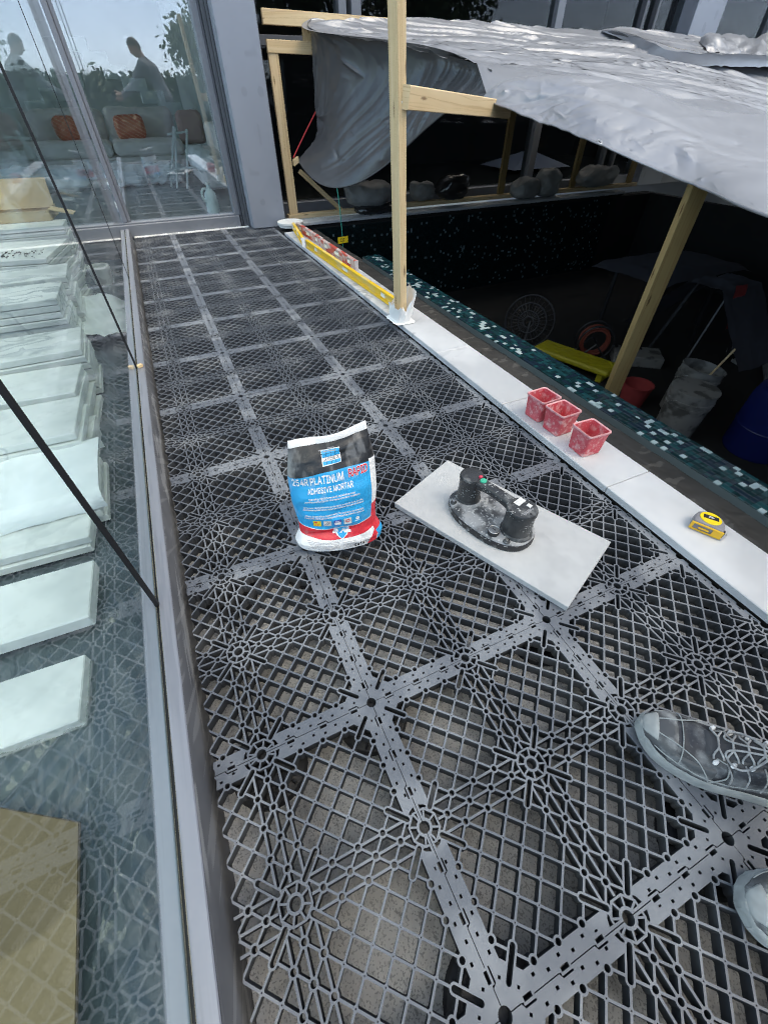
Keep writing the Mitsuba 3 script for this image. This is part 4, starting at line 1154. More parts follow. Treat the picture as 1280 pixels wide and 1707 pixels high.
part(lf, 'sticker', lp(box((.063, -.004, .1265), (.083, .030, .1272), .0002)), 'sticker_grey', label='pale rectangular sticker')
part(lf, 'sticker', lp(box((.094, .014, .1265), (.108, .027, .1272), .0002)), 'sticker_grey')
part(lf, 'lettering', lp(place(meshkit.text_mesh('GRABO', .0085, .0005, True), (.117, -.022, .1264), (0, 1, 0))), 'ink_grey')
part(lf, 'screw', lp(lathe([(.001, .0005), (.0035, .0005), (.0035, -.002)], 12, (.078, -.034, .1266))), 'black_plastic'); part(lf, 'screw', lp(lathe([(.001, .0005), (.0035, .0005), (.0035, -.002)], 12, (.124, -.004, .1266))), 'black_plastic')
gc = (.058, -.060, .033)
part(lf, 'gauge_body', lp(lathe([(.001, 0), (.0175, 0), (.0175, .012), (.016, .014), (.001, .014)], 28, gc)), 'black_plastic', smooth=35)
gu = part(lf, 'gauge_face', lp(lathe([(.0135, .0144), (.0165, .0144), (.0165, .0155), (.0135, .0155)], 28, gc).union if False else lathe([(.001, .0144), (.0135, .0146), (.0135, .0148), (.001, .0149)], 28, gc)), 'steel', smooth=35)
part(lf, 'gauge_rim', lp(tube([(gc[0] + .0155 * math.cos(t), gc[1] + .0155 * math.sin(t), gc[2] + .0142) for t in np.linspace(0, 2 * math.pi, 30)], .0016, 6)), 'steel', smooth=True)
part(lf, 'gauge_needle', lp(box((gc[0] - .006, gc[1] - .001, gc[2] + .0151), (gc[0] + .006, gc[1] + .001, gc[2] + .0156))), 'ink_black')
for x, y in ((-.108, -.052), (.104, -.056)):
    part(lf, 'bolt_boss', lp(lathe([(.001, .008), (.006, .008), (.0085, .005), (.011, 0)], 20, (x, y, .031))), 'lifter_body', smooth=40)
    part(lf, 'bolt', lp(lathe([(.001, .0095), (.004, .0095), (.0045, .008)], 6, (x, y, .031))), 'steel')

# ---------------------------------------------------------------- red cups
CUPS = [('square red cup farthest from the tape measure, touching its neighbour', (1.082, .752), .05), ('middle square red cup with orange paint inside', (1.083, .643), .03), ('square red cup standing apart, nearest the tape measure', (1.083, .497), -.05)]


def sq(r, z, n=4, rr=.22):
    pts = []
    for cx, cy in ((1, 1), (-1, 1), (-1, -1), (1, -1)):
        a0 = math.atan2(cy, cx)
        for k in range(6):
            an = a0 - math.pi / 4 + k * math.pi / 10
            pts.append((r * (cx * (1 - rr) + rr * math.cos(an)), r * (cy * (1 - rr) + rr * math.sin(an)), z))
    return np.array(pts)


for lab, (x, y), rot in CUPS:
    k = thing('red_cup', lab, 'cup', 'square red cups on the coping')
    f = lambda m: place(m, (x, y, cz + .001), (math.cos(rot), math.sin(rot), 0))
    part(k, 'body', f(loft([sq(.0385, 0), sq(.0405, .002), sq(.0465, .093), sq(.044, .093), sq(.038, .004), sq(.02, .0035)])), 'red_plastic', smooth=25)
    part(k, 'rim', f(loft([sq(.0462, .088), sq(.0492, .0885), sq(.0500, .092), sq(.0490, .0955), sq(.0465, .0955), sq(.0440, .093), sq(.0440, .089)], cap=False)), 'cup_rim_red', smooth=40)
    if 'orange' in lab: part(k, 'paint', f(loft([sq(.0385, .022), sq(.02, .0225)])), 'cup_paint')

# ---------------------------------------------------------------- tape measure
tp = thing('tape_measure', 'yellow and grey tape measure lying on the white coping', 'tape measure')
TX = unit(np.array([.026, -.052, 0.0])); TO = np.array([1.129, .036, cz + .001])
body = Polygon([(-.036, -.030), (.040, -.030), (.043, -.020), (.041, .008), (.030, .028), (.008, .038), (-.016, .036), (-.034, .024), (-.040, .004), (-.040, -.022)]).buffer(-.004).buffer(.006, 5).buffer(-.002)


def puff(poly, zs):
    c = np.array(poly.exterior.coords)[:-1]; ce = np.array(poly.centroid.coords[0])
    return loft([np.c_[ce + (c - ce) * s, np.full(len(c), z)] for s, z in zs])


def tp_(m): return place(m, TO, TX)


part(tp, 'case', tp_(puff(body, ((.90, 0), (.97, .003), (1, .010), (1, .026), (.965, .031), (.88, .034), (.6, .0345)))), 'tape_grey', smooth=35)
ov = Point(0, .004).buffer(1, 12); ov = affinity.scale(ov, .029, .0265)
part(tp, 'side_plate', tp_(puff(ov, ((1, .0335), (1, .0362), (.96, .0372), (.5, .0376)))), 'tape_yellow', smooth=35)
part(tp, 'label', tp_(place(box((-.020, -.0085, 0), (.020, .0085, .001), .0003), (0, .006, .0373), (1, .12, 0))), 'black_plastic', label='black label with small pale print')
part(tp, 'label_print', tp_(place(cat([meshkit.text_mesh('25', .007, .0004, True), box((.012, .001, 0), (.0155, .0045, .0004))]), (-.008, .002, .0384), (1, .12, 0))), 'ink_white')
part(tp, 'frame', tp_(cat([box((-.038, -.0335, .0245), (.044, -.029, .030), .001), box((-.040, -.0335, .003), (-.032, -.029, .030), .001), box((-.038, -.0335, .002), (.044, -.029, .0065), .001), box((.018, -.0345, .003), (.044, -.029, .030), .001)])), 'tape_orange')
part(tp, 'lock', tp_(box((-.018, -.034, .012), (.010, -.0295, .0175), .001)), 'tape_orange')
part(tp, 'blade_mouth', tp_(cat([box((.0435, -.029, .006), (.047, -.012, .026), .001)])), 'black_plastic')
part(tp, 'hook', tp_(cat([box((.046, -.031, .004), (.052, -.0295, .024)), box((.0505, -.031, .003), (.052, -.020, .025))])), 'steel')

# ---------------------------------------------------------------- levels and lid on the far part of the coping
def level(name, lab, p, q, h, w, mat, ibeam, capm):
    k = thing(name, lab, 'spirit level')
    p, q = np.asarray(p, float), np.asarray(q, float); ax = unit(q - p); L = np.linalg.norm(q - p)
    f = lambda m: place(m, p, ax)
    cuts = [(L * .5 - .05, L * .5 + .05), (L * .12, L * .12 + .06), (L * .88 - .06, L * .88)]
    part(k, 'rail', f(box((0, -w / 2, h * .8), (L, w / 2, h), .0015)), mat); part(k, 'rail', f(box((0, -w / 2, 0), (L, w / 2, h * .2), .0015)), mat)
    segs, x = [], 0
    for a, b in sorted(cuts):
        segs.append((x, a)); x = b
    segs.append((x, L))
    ww = w * (.24 if ibeam else .9)
    for a, b in segs: part(k, 'web', f(box((a, -ww / 2, h * .2), (b, ww / 2, h * .8))), mat)
    for a, b in cuts:
        part(k, 'vial', f(box((a + .002, -ww / 2 - .003, h * .32), (b - .002, ww / 2 + .003, h * .68), .002)), 'vial_clear')
    part(k, 'end_cap', f(box((-.004, -w / 2 - .001, 0), (0, w / 2 + .001, h), .001)), capm); part(k, 'end_cap', f(box((L, -w / 2 - .001, 0), (L + .004, w / 2 + .001, h), .001)), capm)
    return k


zc_ = cz + .001
level('spirit_level', 'long yellow spirit level standing on the coping, reaching to the tall pine post', (1.027, 3.76, zc_), (1.082, 2.03, zc_), .062, .026, 'level_yellow', True, 'level_grey')
level('spirit_level', 'short yellow spirit level in line beyond the long yellow one', (1.115, 4.48, zc_), (1.020, 3.84, zc_), .060, .026, 'level_yellow', True, 'foam_white')
level('spirit_level', 'nearer of two worn red and grey spirit levels behind the yellow ones', (1.150, 3.70, zc_), (1.165, 2.95, zc_), .066, .028, 'level_red', False, 'level_grey')
level('spirit_level', 'farther of two worn red and grey spirit levels behind the yellow ones', (1.148, 4.44, zc_), (1.158, 3.74, zc_), .066, .028, 'level_red', False, 'level_grey')
k = thing('lidded_tub', 'round white bucket lid on a short white tub at the far corner of the coping', 'lid')
LCc = (1.135, 4.66, cz)
part(k, 'tub', lathe([(.001, 0), (.118, 0), (.122, .028), (.001, .028)], 40, LCc), 'lid_white', smooth=35)
part(k, 'lid', lathe([(.128, .022), (.131, .024), (.131, .040), (.126, .043), (.118, .041), (.114, .037), (.001, .036)], 44, LCc), 'lid_white', smooth=35)

# ---------------------------------------------------------------- behind the glass: stacked slabs, film, cardboard
SL = [((141.8, 1090), (135.3, 1199), (0, 1137), -.118, 'lone cream slab nearest the camera on the plastic film'),
      ((156, 933), (151, 1027), (0, 977), -.085, 'slab with grey veins, second from the camera behind the glass'),
      ((156, 826), (154.7, 892), (0, 863), -.070, 'slab just in front of the foam wrapped slab'),
      ((153, 737), (157, 824), (0, 773), -.010, 'slab under the white foam wrap'),
      ((134, 659.5), (130, 720), (0, 684), .05, 'slab just behind the foam wrapped slab'),
      ((136, 605), (136, 651), (0, 626), .06, 'slab second behind the foam wrapped slab'),
      ((135, 544), (135, 581), (0, 565.6), .10, 'slab third behind the foam wrapped slab, level with the loose foam sheet'),
      ((103, 468), (103, 496), (0, 480), .20, 'slab on the tall stack with a scrap of white paper on its front'),
      ((113, 438), (112.5, 460), (0, 451), .21, 'slab second in front of the chip strewn one'),
      ((112, 397), (110.6, 427), (0, 404), .22, 'slab strewn with dark chips, second from the sliding door'),
      ((110, 364), (103, 376), (0, 372.5), .24, 'farthest slab, under the open cardboard box')]
slab_tops = []
for i, (a, b, c, z, lab) in enumerate(SL):
    A, B, Cq = on_z(*a, z), on_z(*b, z), on_z(*c, z)
    ex, W = unit(Cq - A), np.linalg.norm(B - A)
    ey = unit(np.cross([0, 0, 1.0], ex)); 
    if i == 10: W = .27
    n = 1 if i in (0, 1) else max(1, int((z + .165) / .034))
    th = .044 if i in (0, 1) else .030
    slab_tops.append((A, ex, ey, W, z))
    for j in range(n):
        o = A + [0, 0, -j * .034] + (ex * rng.uniform(-.012, .012) + ey * rng.uniform(-.006, .012)) * (j > 0)
        k = thing('stone_slab', kind='thing', label=(f'pale stone {lab}' if j == 0 else f"pale stone slab, {['', 'second', 'third', 'fourth', 'fifth', 'sixth', 'seventh', 'eighth', 'ninth', 'tenth', 'eleventh', 'twelfth', 'thirteenth'][j]} from the top of the pile under the {lab}"), category='slab', group='stone slabs piled behind the glass')
        L = .60 + rng.uniform(-.01, .01)
        lbl = labels[k]['label'].split()
        if len(lbl) > 16: labels[k]['label'] = ' '.join(lbl[:16])
        put(k, place(box((0, 0, -th), (L, W, 0), .003), o, ex, ey), 'slab_marble')
# foam wrap round the fourth slab
A, ex, ey, W, z = slab_tops[3]
prof = [(-.012, -.045), (-.014, -.01), (-.006, .010), (.02, .014), (W * .5, .020), (W - .03, .016), (W - .005, .008), (W + .012, -.012), (W + .014, -.035), (W + .008, -.06)]
rg = []
for t in np.linspace(-.03, .62, 50):
    rg.append([A + ex * t + ey * (p[0] + .006 * nz([t, p[0], 1], 9, 300) * 2 + .008 * np.sin(t * 9) * (t < .05)) + [0, 0, p[1] + .016 * nz([t * 1.6, p[0], 2], 8, 303) + .006 * nz([t, p[0], 2], 40, 305)] for p in prof])
k = thing('foam_wrap', 'white foam sheet wrapped round a stone slab behind the glass', 'foam sheet'); put(k, grid_mesh(np.array(rg)), 'foam_white', smooth=True)
# loose foam sheet by the far slabs
pts = np.array([[on_z(118 + 90 * u + 10 * v, 500 + 52 * v + 8 * np.sin(u * 3), -.06) * [1, 1, 0] + [0, 0, -.05 + .05 * nz([u * 2, v * 2, 3], 2, 311) + .05 * np.sin(u * 3.1) * (1 - v)] for u in np.linspace(0, 1, 40)] for v in np.linspace(0, 1, 40)])
k = thing('foam_sheet', 'loose curled foam sheet lying right of the far slabs behind the glass', 'foam sheet'); put(k, grid_mesh(pts), 'foam_white', smooth=True)
k = thing('paper_scrap', 'small torn white paper scrap on the front of a slab pile', 'paper')
q = on_z(76, 536, .07); put(k, place(box((-.045, -.03, 0), (.045, .03, .002)), q, (1, .3, .2)), 'paper_white')
k = thing('stone_chips', 'dark chips strewn over a slab near the sliding door', 'chips', kind='stuff'); labels[k]['kind'] = 'stuff'
A, ex, ey, W, z = slab_tops[9]
r3 = np.random.default_rng(5); cs = []
for i in range(70):
    s = r3.uniform(.003, .008) * (2 if i < 6 else 1)
    c = trimesh.creation.icosphere(0, radius=s); c.apply_scale((1, r3.uniform(.5, 1.2), .5))
    c.apply_translation(A + ex * r3.uniform(.05, .5) + ey * W * np.clip(r3.normal(.75, .12), .1, .95) + [0, 0, s * .4]); cs.append(c)
put(k, cat(cs), 'sandbag_black')
k = thing('white_tub', 'small white tub on the yard floor between the far slabs and the channel', 'tub')
q = np.array([-.66, 4.2, -.165]); put(k, lathe([(.001, 0), (.07, 0), (.085, .14), (.08, .145), (.07, .14), (.06, .02), (.001, .02)], 28, q), 'lid_white', smooth=35)
# plastic film over the yard floor
fx, fy = np.linspace(-1.5, -.452, 180), np.linspace(-1.6, 4.6, 620)
X, Y = np.meshgrid(fx, fy)
q = np.stack([X * 1.0 + .35 * Y, Y * .5 - .2 * X, 0 * X], -1)
Z = -.150 + .014 * (ridged(q, 2.6, 320) - .4) + .014 * (ridged(q * [2.6, 1, 1], 5.0, 321) ** 2 - .4) + crumple(np.stack([X, Y, 0 * X], -1), 260, 325, .016, .010, .22, 1.0) + .004 * nz(np.stack([X, Y, 0 * X], -1), 30, 322)
edge = -.47 + .03 * nz(np.stack([0 * Y, Y * 2, 0 * Y], -1), 1, 323)
Z = np.maximum(Z, -.1625)
k = thing('plastic_film', 'crumpled clear plastic film covering the yard floor behind the glass', 'plastic film', kind='stuff'); labels[k]['kind'] = 'stuff'
put(k, grid_mesh(np.stack([X, Y, Z], -1)), 'film_clear', smooth=True)
k = thing('cardboard_sheet', 'large sheet of brown cardboard lying behind the glass nearest the camera', 'cardboard')
c1, c2, c3 = on_z(0, 1348, -.10), on_z(130, 1372, -.10), on_z(124, 1707, -.10)
q4 = [c2[:2], c3[:2] + (c3 - c2)[:2] * 1.2, c3[:2] + (c3 - c2)[:2] * 1.2 + (c1 - c2)[:2] * 4.2, c2[:2] + (c1 - c2)[:2] * 4.2]
part(k, 'sheet', prism(Polygon(q4), .010, -.110), 'cardboard_shaded')
part(k, 'liner', prism(Polygon(q4).buffer(-.004).buffer(.0062), .004, -.107), 'bark')
k = thing('cardboard_box', 'open cardboard box with raised flaps on the farthest slabs behind the glass', 'cardboard box')
b0 = on_y(30, 356, 4.72); bx_ = np.array([1, -.08, 0]);
f = lambda m: place(m, (b0[0], 4.80, .243), bx_)
part(k, 'tray', f(cat([box((-.34, -.16, 0), (.24, .16, .006)), box((-.34, -.166, 0), (.24, -.16, .07)), box((-.34, .16, 0), (.24, .166, .07)), box((.24, -.16, 0), (.246, .16, .07)), box((-.346, -.16, 0), (-.34, .16, .07))])), 'cardboard')
lid = box((-.34, -.003, 0), (.24, .003, .22)); lid.apply_transform(trimesh.transformations.rotation_matrix(-.5, (1, 0, 0)))
lid.apply_translation((0, .14, .05)); part(k, 'flap', f(lid), 'cardboard')
fl = box((0, -.15, -.003), (.17, .0, .003)); fl.apply_transform(trimesh.transformations.rotation_matrix(.25, (0, 1, 0))); fl.apply_translation((.246, .02, .07)); part(k, 'flap', f(fl), 'cardboard')

# ---------------------------------------------------------------- room behind the sliding door
def cushion(lo, hi, r=.06, seed=0, amp=.02):
    lo, hi = np.asarray(lo, float), np.asarray(hi, float)
    m = trimesh.creation.box(hi - lo)
    for _ in range(4): m = m.subdivide()
    v = m.vertices; h = (hi - lo) / 2
    inner = np.clip(v, -(h - r), h - r); d = v - inner; n = np.linalg.norm(d, axis=1, keepdims=True)
    v = inner + np.where(n > 1e-9, d / np.maximum(n, 1e-9) * np.minimum(n, r), 0)
    v = v + nz(v + seed, 5, seed)[:, None] * amp * 2 * np.sign(v)
    m = trimesh.Trimesh(v + (lo + hi) / 2, m.faces, process=False); return m


so = thing('sofa', 'long grey sofa along the back of the room behind the sliding door', 'sofa')
part(so, 'base', cushion((-2.3, 8.25, .12), (.62, 9.15, .38), .05, 1), 'sofa_fabric', smooth=40)
for i, (a, b) in enumerate(((-2.25, -1.30), (-1.29, -.34), (-.33, .60))):
    part(so, 'seat_cushion', cushion((a, 8.2, .36), (b, 8.95, .54), .07, 3 + i), 'sofa_fabric', smooth=40)
    part(so, 'back_cushion', cushion((a, 8.82, .50), (b, 9.16, .86), .09, 13 + i, .03), 'sofa_fabric', smooth=40)
cs_ = thing('chaise', 'grey sofa end with white dust sheet close to the right edge of the sliding door', 'chaise')
part(cs_, 'seat', cushion((.62, 6.6, .12), (1.10, 8.2, .46), .08, 31), 'sofa_fabric', smooth=40)
part(cs_, 'arm', cushion((.93, 6.55, .40), (1.11, 8.3, .72), .06, 33), 'sofa_fabric', smooth=40)
part(cs_, 'dust_sheet', cushion((.58, 6.57, .28), (.80, 8.0, .49), .08, 35, .06), 'dust_sheet', smooth=40)
for lab, lo, hi, mat in (('striped orange cushion leaning on the long grey sofa', (-.22, 8.45, .54), (.16, 8.70, .80), 'cushion_orange'), ('dull pink cushion at the right end of the long grey sofa', (.62, 8.5, .46), (.98, 8.75, .84), 'cushion_pink'),
                         ('small pale orange cushion left of the door stile', (-.98, 8.5, .54), (-.72, 8.72, .80), 'cushion_orange')):
    m = cushion(lo, hi, .07, 41, .03); k = thing('cushion', lab, 'cushion', 'loose cushions on the sofa')
    put(k, m, mat, smooth=True, uv=np.c_[m.vertices[:, 0] * 1.2, m.vertices[:, 2] * 2.4 + m.vertices[:, 0] * 1.4])
for i, (x0, x1, y0, z) in enumerate(((-1.9, -.75, 7.6, .32), (-.65, -.05, 7.7, .30), (-.02, .5, 7.75, .30))):
    k = thing('dust_sheet', ['crumpled white dust sheet heaped in front of the left of the sofa', 'white dust sheet heap behind the door stile', 'small white dust sheet heap right of the door stile'][i], 'dust sheet', 'white dust sheets heaped by the sofa')
    put(k, cushion((x0, y0, .085), (x1, y0 + .55, z), .12, 51 + i, .09), 'dust_sheet', smooth=True)
for i in range(9):
    x, z = -.62 + .215 * i, 1.64 - .135 * i
    k = thing('stair_tread', f"pale floating stair tread, {['topmost', 'second', 'third', 'fourth', 'fifth', 'sixth', 'seventh', 'eighth', 'lowest'][i]} of the flight going down to the right", 'stair tread', 'stair treads behind the sofa')
    put(k, box((x - .17, 9.6, z - .075), (x + .17, 9.9, z + .075), .006), 'tread_white')
for i in range(4):
    x, z = -.66 - .26 * i, 1.14 - .14 * i
    k = thing('stair_tread', f"pale floating stair tread, {['topmost', 'second', 'third', 'lowest'][i]} of the flight going down to the left", 'stair tread', 'stair treads behind the sofa')
    put(k, box((x - .19, 9.95, z - .075), (x + .19, 10.25, z + .075), .006), 'tread_white')
ck = thing('folding_rack', 'pale folding frame standing in the room before the sofa', 'rack')
for a, b in (((.30, 7.3, .085), (.50, 7.6, .68)), ((.42, 7.2, .085), (.64, 7.6, .66)), ((.24, 7.5, .085), (.48, 7.5, .70)), ((.22, 7.3, .28), (.60, 7.3, .30)), ((.38, 7.55, .62), (.64, 7.6, .64))):
    m, uv = bar(a, b, .022, .022); part(ck, 'bar', m, 'tread_white')
jg = thing('plastic_jug', 'translucent white plastic jug just inside the sliding door', 'jug')
q = np.array([.50, 5.40, .081])
part(jg, 'body', lathe([(.001, 0), (.060, 0), (.066, .01), (.066, .12), (.055, .17), (.024, .205), (.020, .215), (.020, .24), (.001, .24)], 32, q), 'jug_plastic', smooth=40)
part(jg, 'handle', tube(spline([q + [-.03, -.02, .21], q + [-.075, -.04, .20], q + [-.08, -.045, .13], q + [-.058, -.03, .10]], 16), .011, 8), 'jug_plastic', smooth=True)
part(jg, 'cap', lathe([(.001, .24), (.024, .24), (.024, .262), (.001, .264)], 24, q), 'lid_white', smooth=35)
k = thing('canopy_stand_in', 'pale lilac peaked canopy seen through the dark windows', 'canopy')
cp = on_y(880, 276, 7.4)  # added shape, stands in for a pale reflection on the dark windows
v = [cp + [-.62, -.4, 0], cp + [.62, -.4, 0], cp + [.62, .6, 0], cp + [-.62, .6, 0], cp + [.05, .1, .22]]
part(k, 'cloth', tm(v, [[0, 1, 4], [1, 2, 4], [2, 3, 4], [3, 0, 4]]), 'canopy_lilac'); part(k, 'pole', tube([(cp[0] + .05, cp[1] + .1, 0), (cp[0] + .05, cp[1] + .1, cp[2] + .2)], .02, 8), 'alu_mid')

# ---------------------------------------------------------------- the garden behind the camera, seen in the glass
def tree(lab, x, y, h, r, seed, mat='leaf_green', n=2600, trunk=1.6, squash=.8):
    k = thing('tree', lab, 'tree', 'garden trees reflected in the glass')
    R = np.random.default_rng(seed)
    base = np.array([x, y, -1.35])
    part(k, 'trunk', tube(spline([base, base + [.1, .05, h * .35], base + [-.05, .1, h * .75]], 10), np.linspace(.16, .05, 10), 8), 'bark', smooth=True)
    cl = R.normal(0, 1, (26, 3)); cl /= np.linalg.norm(cl, axis=1, keepdims=True); cl *= r * R.uniform(.25, .95, (26, 1)); cl[:, 2] *= squash
    cl += base + [0, 0, h - r * squash]
    br = cat([tube([base + [0, 0, h * .45], (base + [0, 0, h * .6] + c) / 2 + [0, 0, -.1], c], np.array([.05, .03, .012]), 5) for c in cl[:10]])
    lb = part(k, 'branches', br, 'bark'); labels[lb] = {'kind': 'stuff'}
    c = cl[R.integers(0, 26, n)] + R.normal(0, 1, (n, 3)) * r * .20
    a, b = R.normal(0, 1, (n, 3)), R.normal(0, 1, (n, 3))
    a /= np.linalg.norm(a, axis=1, keepdims=True); b -= a * (a * b).sum(1, keepdims=True); b /= np.linalg.norm(b, axis=1, keepdims=True)
    s = R.uniform(.06, .13, (n, 1)) * (r / 1.2) ** .5
    v = np.stack([c - a * s, c + b * s * .5, c + a * s, c - b * s * .5], 1).reshape(-1, 3)
    lf_ = part(k, 'crown', tm(v, np.arange(4 * n).reshape(-1, 4)), mat); labels[lf_] = {'kind': 'stuff'}


tree('tall thin tree reflected at the right edge of the sliding door', 3.15, -12, 4.5, 1.15, 1)
tree('broad bush tree reflected low behind the photographer', .1, -13.5, 2.75, 1.5, 2, 'leaf_light', 2600)
tree('round dark bush tree reflected in the left of the sliding door', -2.6, -12.8, 2.9, 1.5, 3)
tree('wide low tree reflected at the far left edge of the glass', -5.6, -13, 3.0, 1.7, 4)
tree('high leafy tree reflected in the dark windows over the tarpaulin', 7.2, -11, 7.5, 2.4, 5, 'leaf_light', 4200)
tree('big dark tree reflected at the top right in the dark windows', 12.5, -12, 8.0, 3.0, 6, 'leaf_green', 5200)
hk = thing('hedge', 'long dark clipped hedge behind the photographer, seen in reflection', 'hedge')
R_ = np.random.default_rng(77); n = 9000
c = np.stack([R_.uniform(-11, 6, n), R_.choice([-14.4, -13.3], n, p=[.15, .85]) + R_.normal(0, .12, n), R_.uniform(-1.3, 1.45, n)], 1); c[:2600, 2] = 1.42 + R_.normal(0, .10, 2600); c[:2600, 1] = R_.uniform(-14.4, -13.3, 2600)
a, b = R_.normal(0, 1, (n, 3)), R_.normal(0, 1, (n, 3)); a /= np.linalg.norm(a, axis=1, keepdims=True); b -= a * (a * b).sum(1, keepdims=True); b /= np.linalg.norm(b, axis=1, keepdims=True)
v = np.stack([c - a * .11, c + b * .06, c + a * .11, c - b * .06], 1).reshape(-1, 3)
k = part(hk, 'foliage', tm(v, np.arange(4 * n).reshape(-1, 4)), 'leaf_green'); labels[k] = {'kind': 'stuff'}
part(hk, 'dark_core', box((-11, -14.3, -1.34), (6, -13.4, 1.32), .1), 'leaf_dark')  # solid core added inside the leaves to darken the hedge
k = thing('garden_wall', 'low grey garden wall behind the photographer, seen in reflection', 'wall')
put(k, box((-12, -15.3, -1.34), (16, -15.05, .9), .02), 'wall_render')

# ---------------------------------------------------------------- the photographer
pk = thing('person', 'person in dusty work shoes and dark trousers at the right, holding up a phone', 'person')
J = {'heel1': ((.660, -.492, .10), .046), 'knee1': ((.645, -.530, .50), .066), 'hip1': ((.750, -.660, .90), .088),
     'heel2': ((.648, -.726, .10), .046), 'knee2': ((.635, -.745, .50), .066), 'hip2': ((.740, -.820, .90), .088)}
legs = hull_chain({k_: (np.array(p_), r_) for k_, (p_, r_) in J.items()}, [('heel1', 'knee1', 'hip1', 'hip2', 'knee2', 'heel2')], .022, 10)
v = legs.vertices; legs.vertices = v + legs.vertex_normals * (.020 * nz(v * [1, 1, .6], 11, 401) + .010 * nz(v * [1, 1, 1.5], 30, 402))[:, None]
part(pk, 'trousers', legs, 'trouser_cloth', smooth=True)
JB = {'pelvis': ((.74, -.75, .95), .125), 'waist': ((.70, -.775, 1.10), .115), 'chest': ((.62, -.785, 1.28), .135), 'neckb': ((.55, -.775, 1.42), .060),
      'sh1': ((.48, -.640, 1.36), .060), 'sh2': ((.55, -.940, 1.34), .060), 'el1': ((.25, -.640, 1.12), .045), 'el2': ((.25, -.870, 1.08), .045), 'wr1': ((.035, -.420, 1.000), .032), 'wr2': ((.020, -.560, .950), .032)}
shirt = hull_chain({a: (np.array(p_), r_) for a, (p_, r_) in JB.items()}, [('pelvis', 'waist', 'chest', 'neckb'), ('chest', 'sh1', 'el1', 'wr1'), ('chest', 'sh2', 'el2', 'wr2'), ('sh1', 'neckb', 'sh2')], .022, 8)
v = shirt.vertices; shirt.vertices = v + shirt.vertex_normals * (.018 * nz(v, 12, 411))[:, None]
part(pk, 'shirt', shirt, 'shirt_cloth', smooth=True)
hc = np.array([.455, -.745, 1.56])
hd = trimesh.creation.icosphere(4); v = hd.vertices.copy()
fdir = unit([-.86, .22, -.46]); _, fs, fu = frame(fdir)
loc = np.c_[v @ [1, 0, 0], v[:, 1], v[:, 2]]
r_ = np.c_[loc[:, 0] * .095, loc[:, 1] * .074, loc[:, 2] * .115]
r_[:, 1] *= 1 - .22 * np.clip(-loc[:, 2], 0, 1) ** 1.5
r_[:, 0] += .020 * np.exp(-((loc[:, 1] / .16) ** 2 + ((loc[:, 2] + .12) / .16) ** 2)) * (loc[:, 0] > 0) + .012 * np.exp(-((loc[:, 2] + .85) / .2) ** 2) * (loc[:, 0] > 0) - .010 * np.exp(-(((np.abs(loc[:, 1]) - .38) / .16) ** 2 + ((loc[:, 2] - .06) / .10) ** 2)) * (loc[:, 0] > 0)
r_[:, 0] += .006 * np.exp(-((loc[:, 1] / .26) ** 2 + ((np.abs(loc[:, 2] + .50) - .05) / .04) ** 2)) * (loc[:, 0] > 0)
head = tm(hc + r_[:, :1] * fdir + r_[:, 1:2] * fs + r_[:, 2:] * fu, hd.faces)
neck = hull_chain({'a': (np.array(JB['neckb'][0]) + [0, 0, -.02], .056), 'b': (hc - fu * .06 - fdir * .02, .054)}, [('a', 'b')], .015, 4)


def hand(w, side):
    w = np.asarray(w, float); J2 = {'w': (w, .026), 'p': (w + [-.065, .0, -.01], .030)}
    ch_ = [('w', 'p')]
    for i, dy in enumerate((-.028, -.010, .009, .027)):
        L_ = (.062, .074, .070, .055)[i]
        k0, k1, k2, k3 = f'k{i}', f'm{i}', f't{i}', f'e{i}'
        o = w + [-.072, dy, .0]
        J2[k0] = (o, .0105); J2[k1] = (o + [-L_ * .45, side * .012, -.004], .0095); J2[k2] = (o + [-L_ * .70, side * .034, -.008], .0085); J2[k3] = (o + [-L_ * .74, side * .054, -.012], .0075)
        ch_ += [('p', k0), (k0, k1, k2, k3)]
    J2['h0'] = (w + [-.030, .0, .022], .015); J2['h1'] = (w + [-.062, side * .018, .040], .011); J2['h2'] = (w + [-.085, side * .040, .042], .009)
    ch_ += [('w', 'h0', 'h1', 'h2')]
    return hull_chain({a: (np.asarray(p_, float), q_) for a, (p_, q_) in J2.items()}, ch_, .006, 4)


ears = [tm((lambda e: hc + (e * [.018, .008, .032]) @ np.stack([fdir, fs, fu]) + fs * s * .074 - fdir * .008)(trimesh.creation.icosphere(2).vertices), trimesh.creation.icosphere(2).faces) for s in (-1, 1)]
part(pk, 'skin', cat([head, neck, hand((.020, -.412, .997), -1), hand((.005, -.545, .948), 1)] + ears), 'skin', smooth=True)
hr_ = trimesh.creation.icosphere(4); v = hr_.vertices
keep = (v[:, 2] > .15 - .55 * (v[:, 0] < -.15)) & ~((v[:, 0] > .55) & (v[:, 2] < .55))
rr = np.c_[v[:, 0] * .103, v[:, 1] * .083, v[:, 2] * .123] * (1 + .10 * nz(v, 7, 421))[:, None]
hm = tm(hc + rr[:, :1] * fdir + rr[:, 1:2] * fs + rr[:, 2:] * fu, hr_.faces[keep[hr_.faces].all(1)]); part(pk, 'hair', hm, 'hair_dark', smooth=True)
for s in (-1, 1):
    e = trimesh.creation.icosphere(2, radius=.0115); e.apply_translation(hc + fdir * .078 + fs * s * .031 + fu * .006); part(pk, 'eye', e, 'ink_black', smooth=True)
ph = thing('phone', 'black phone held up in both hands by the person at the right', 'phone')
put(ph, place(box((-.0375, -.0755, -.004), (.0375, .0755, .004), .003), CAM - ROT[2] * .020 + ROT[0] * .02, ROT[0], -ROT[1], -ROT[2]), 'black_plastic')


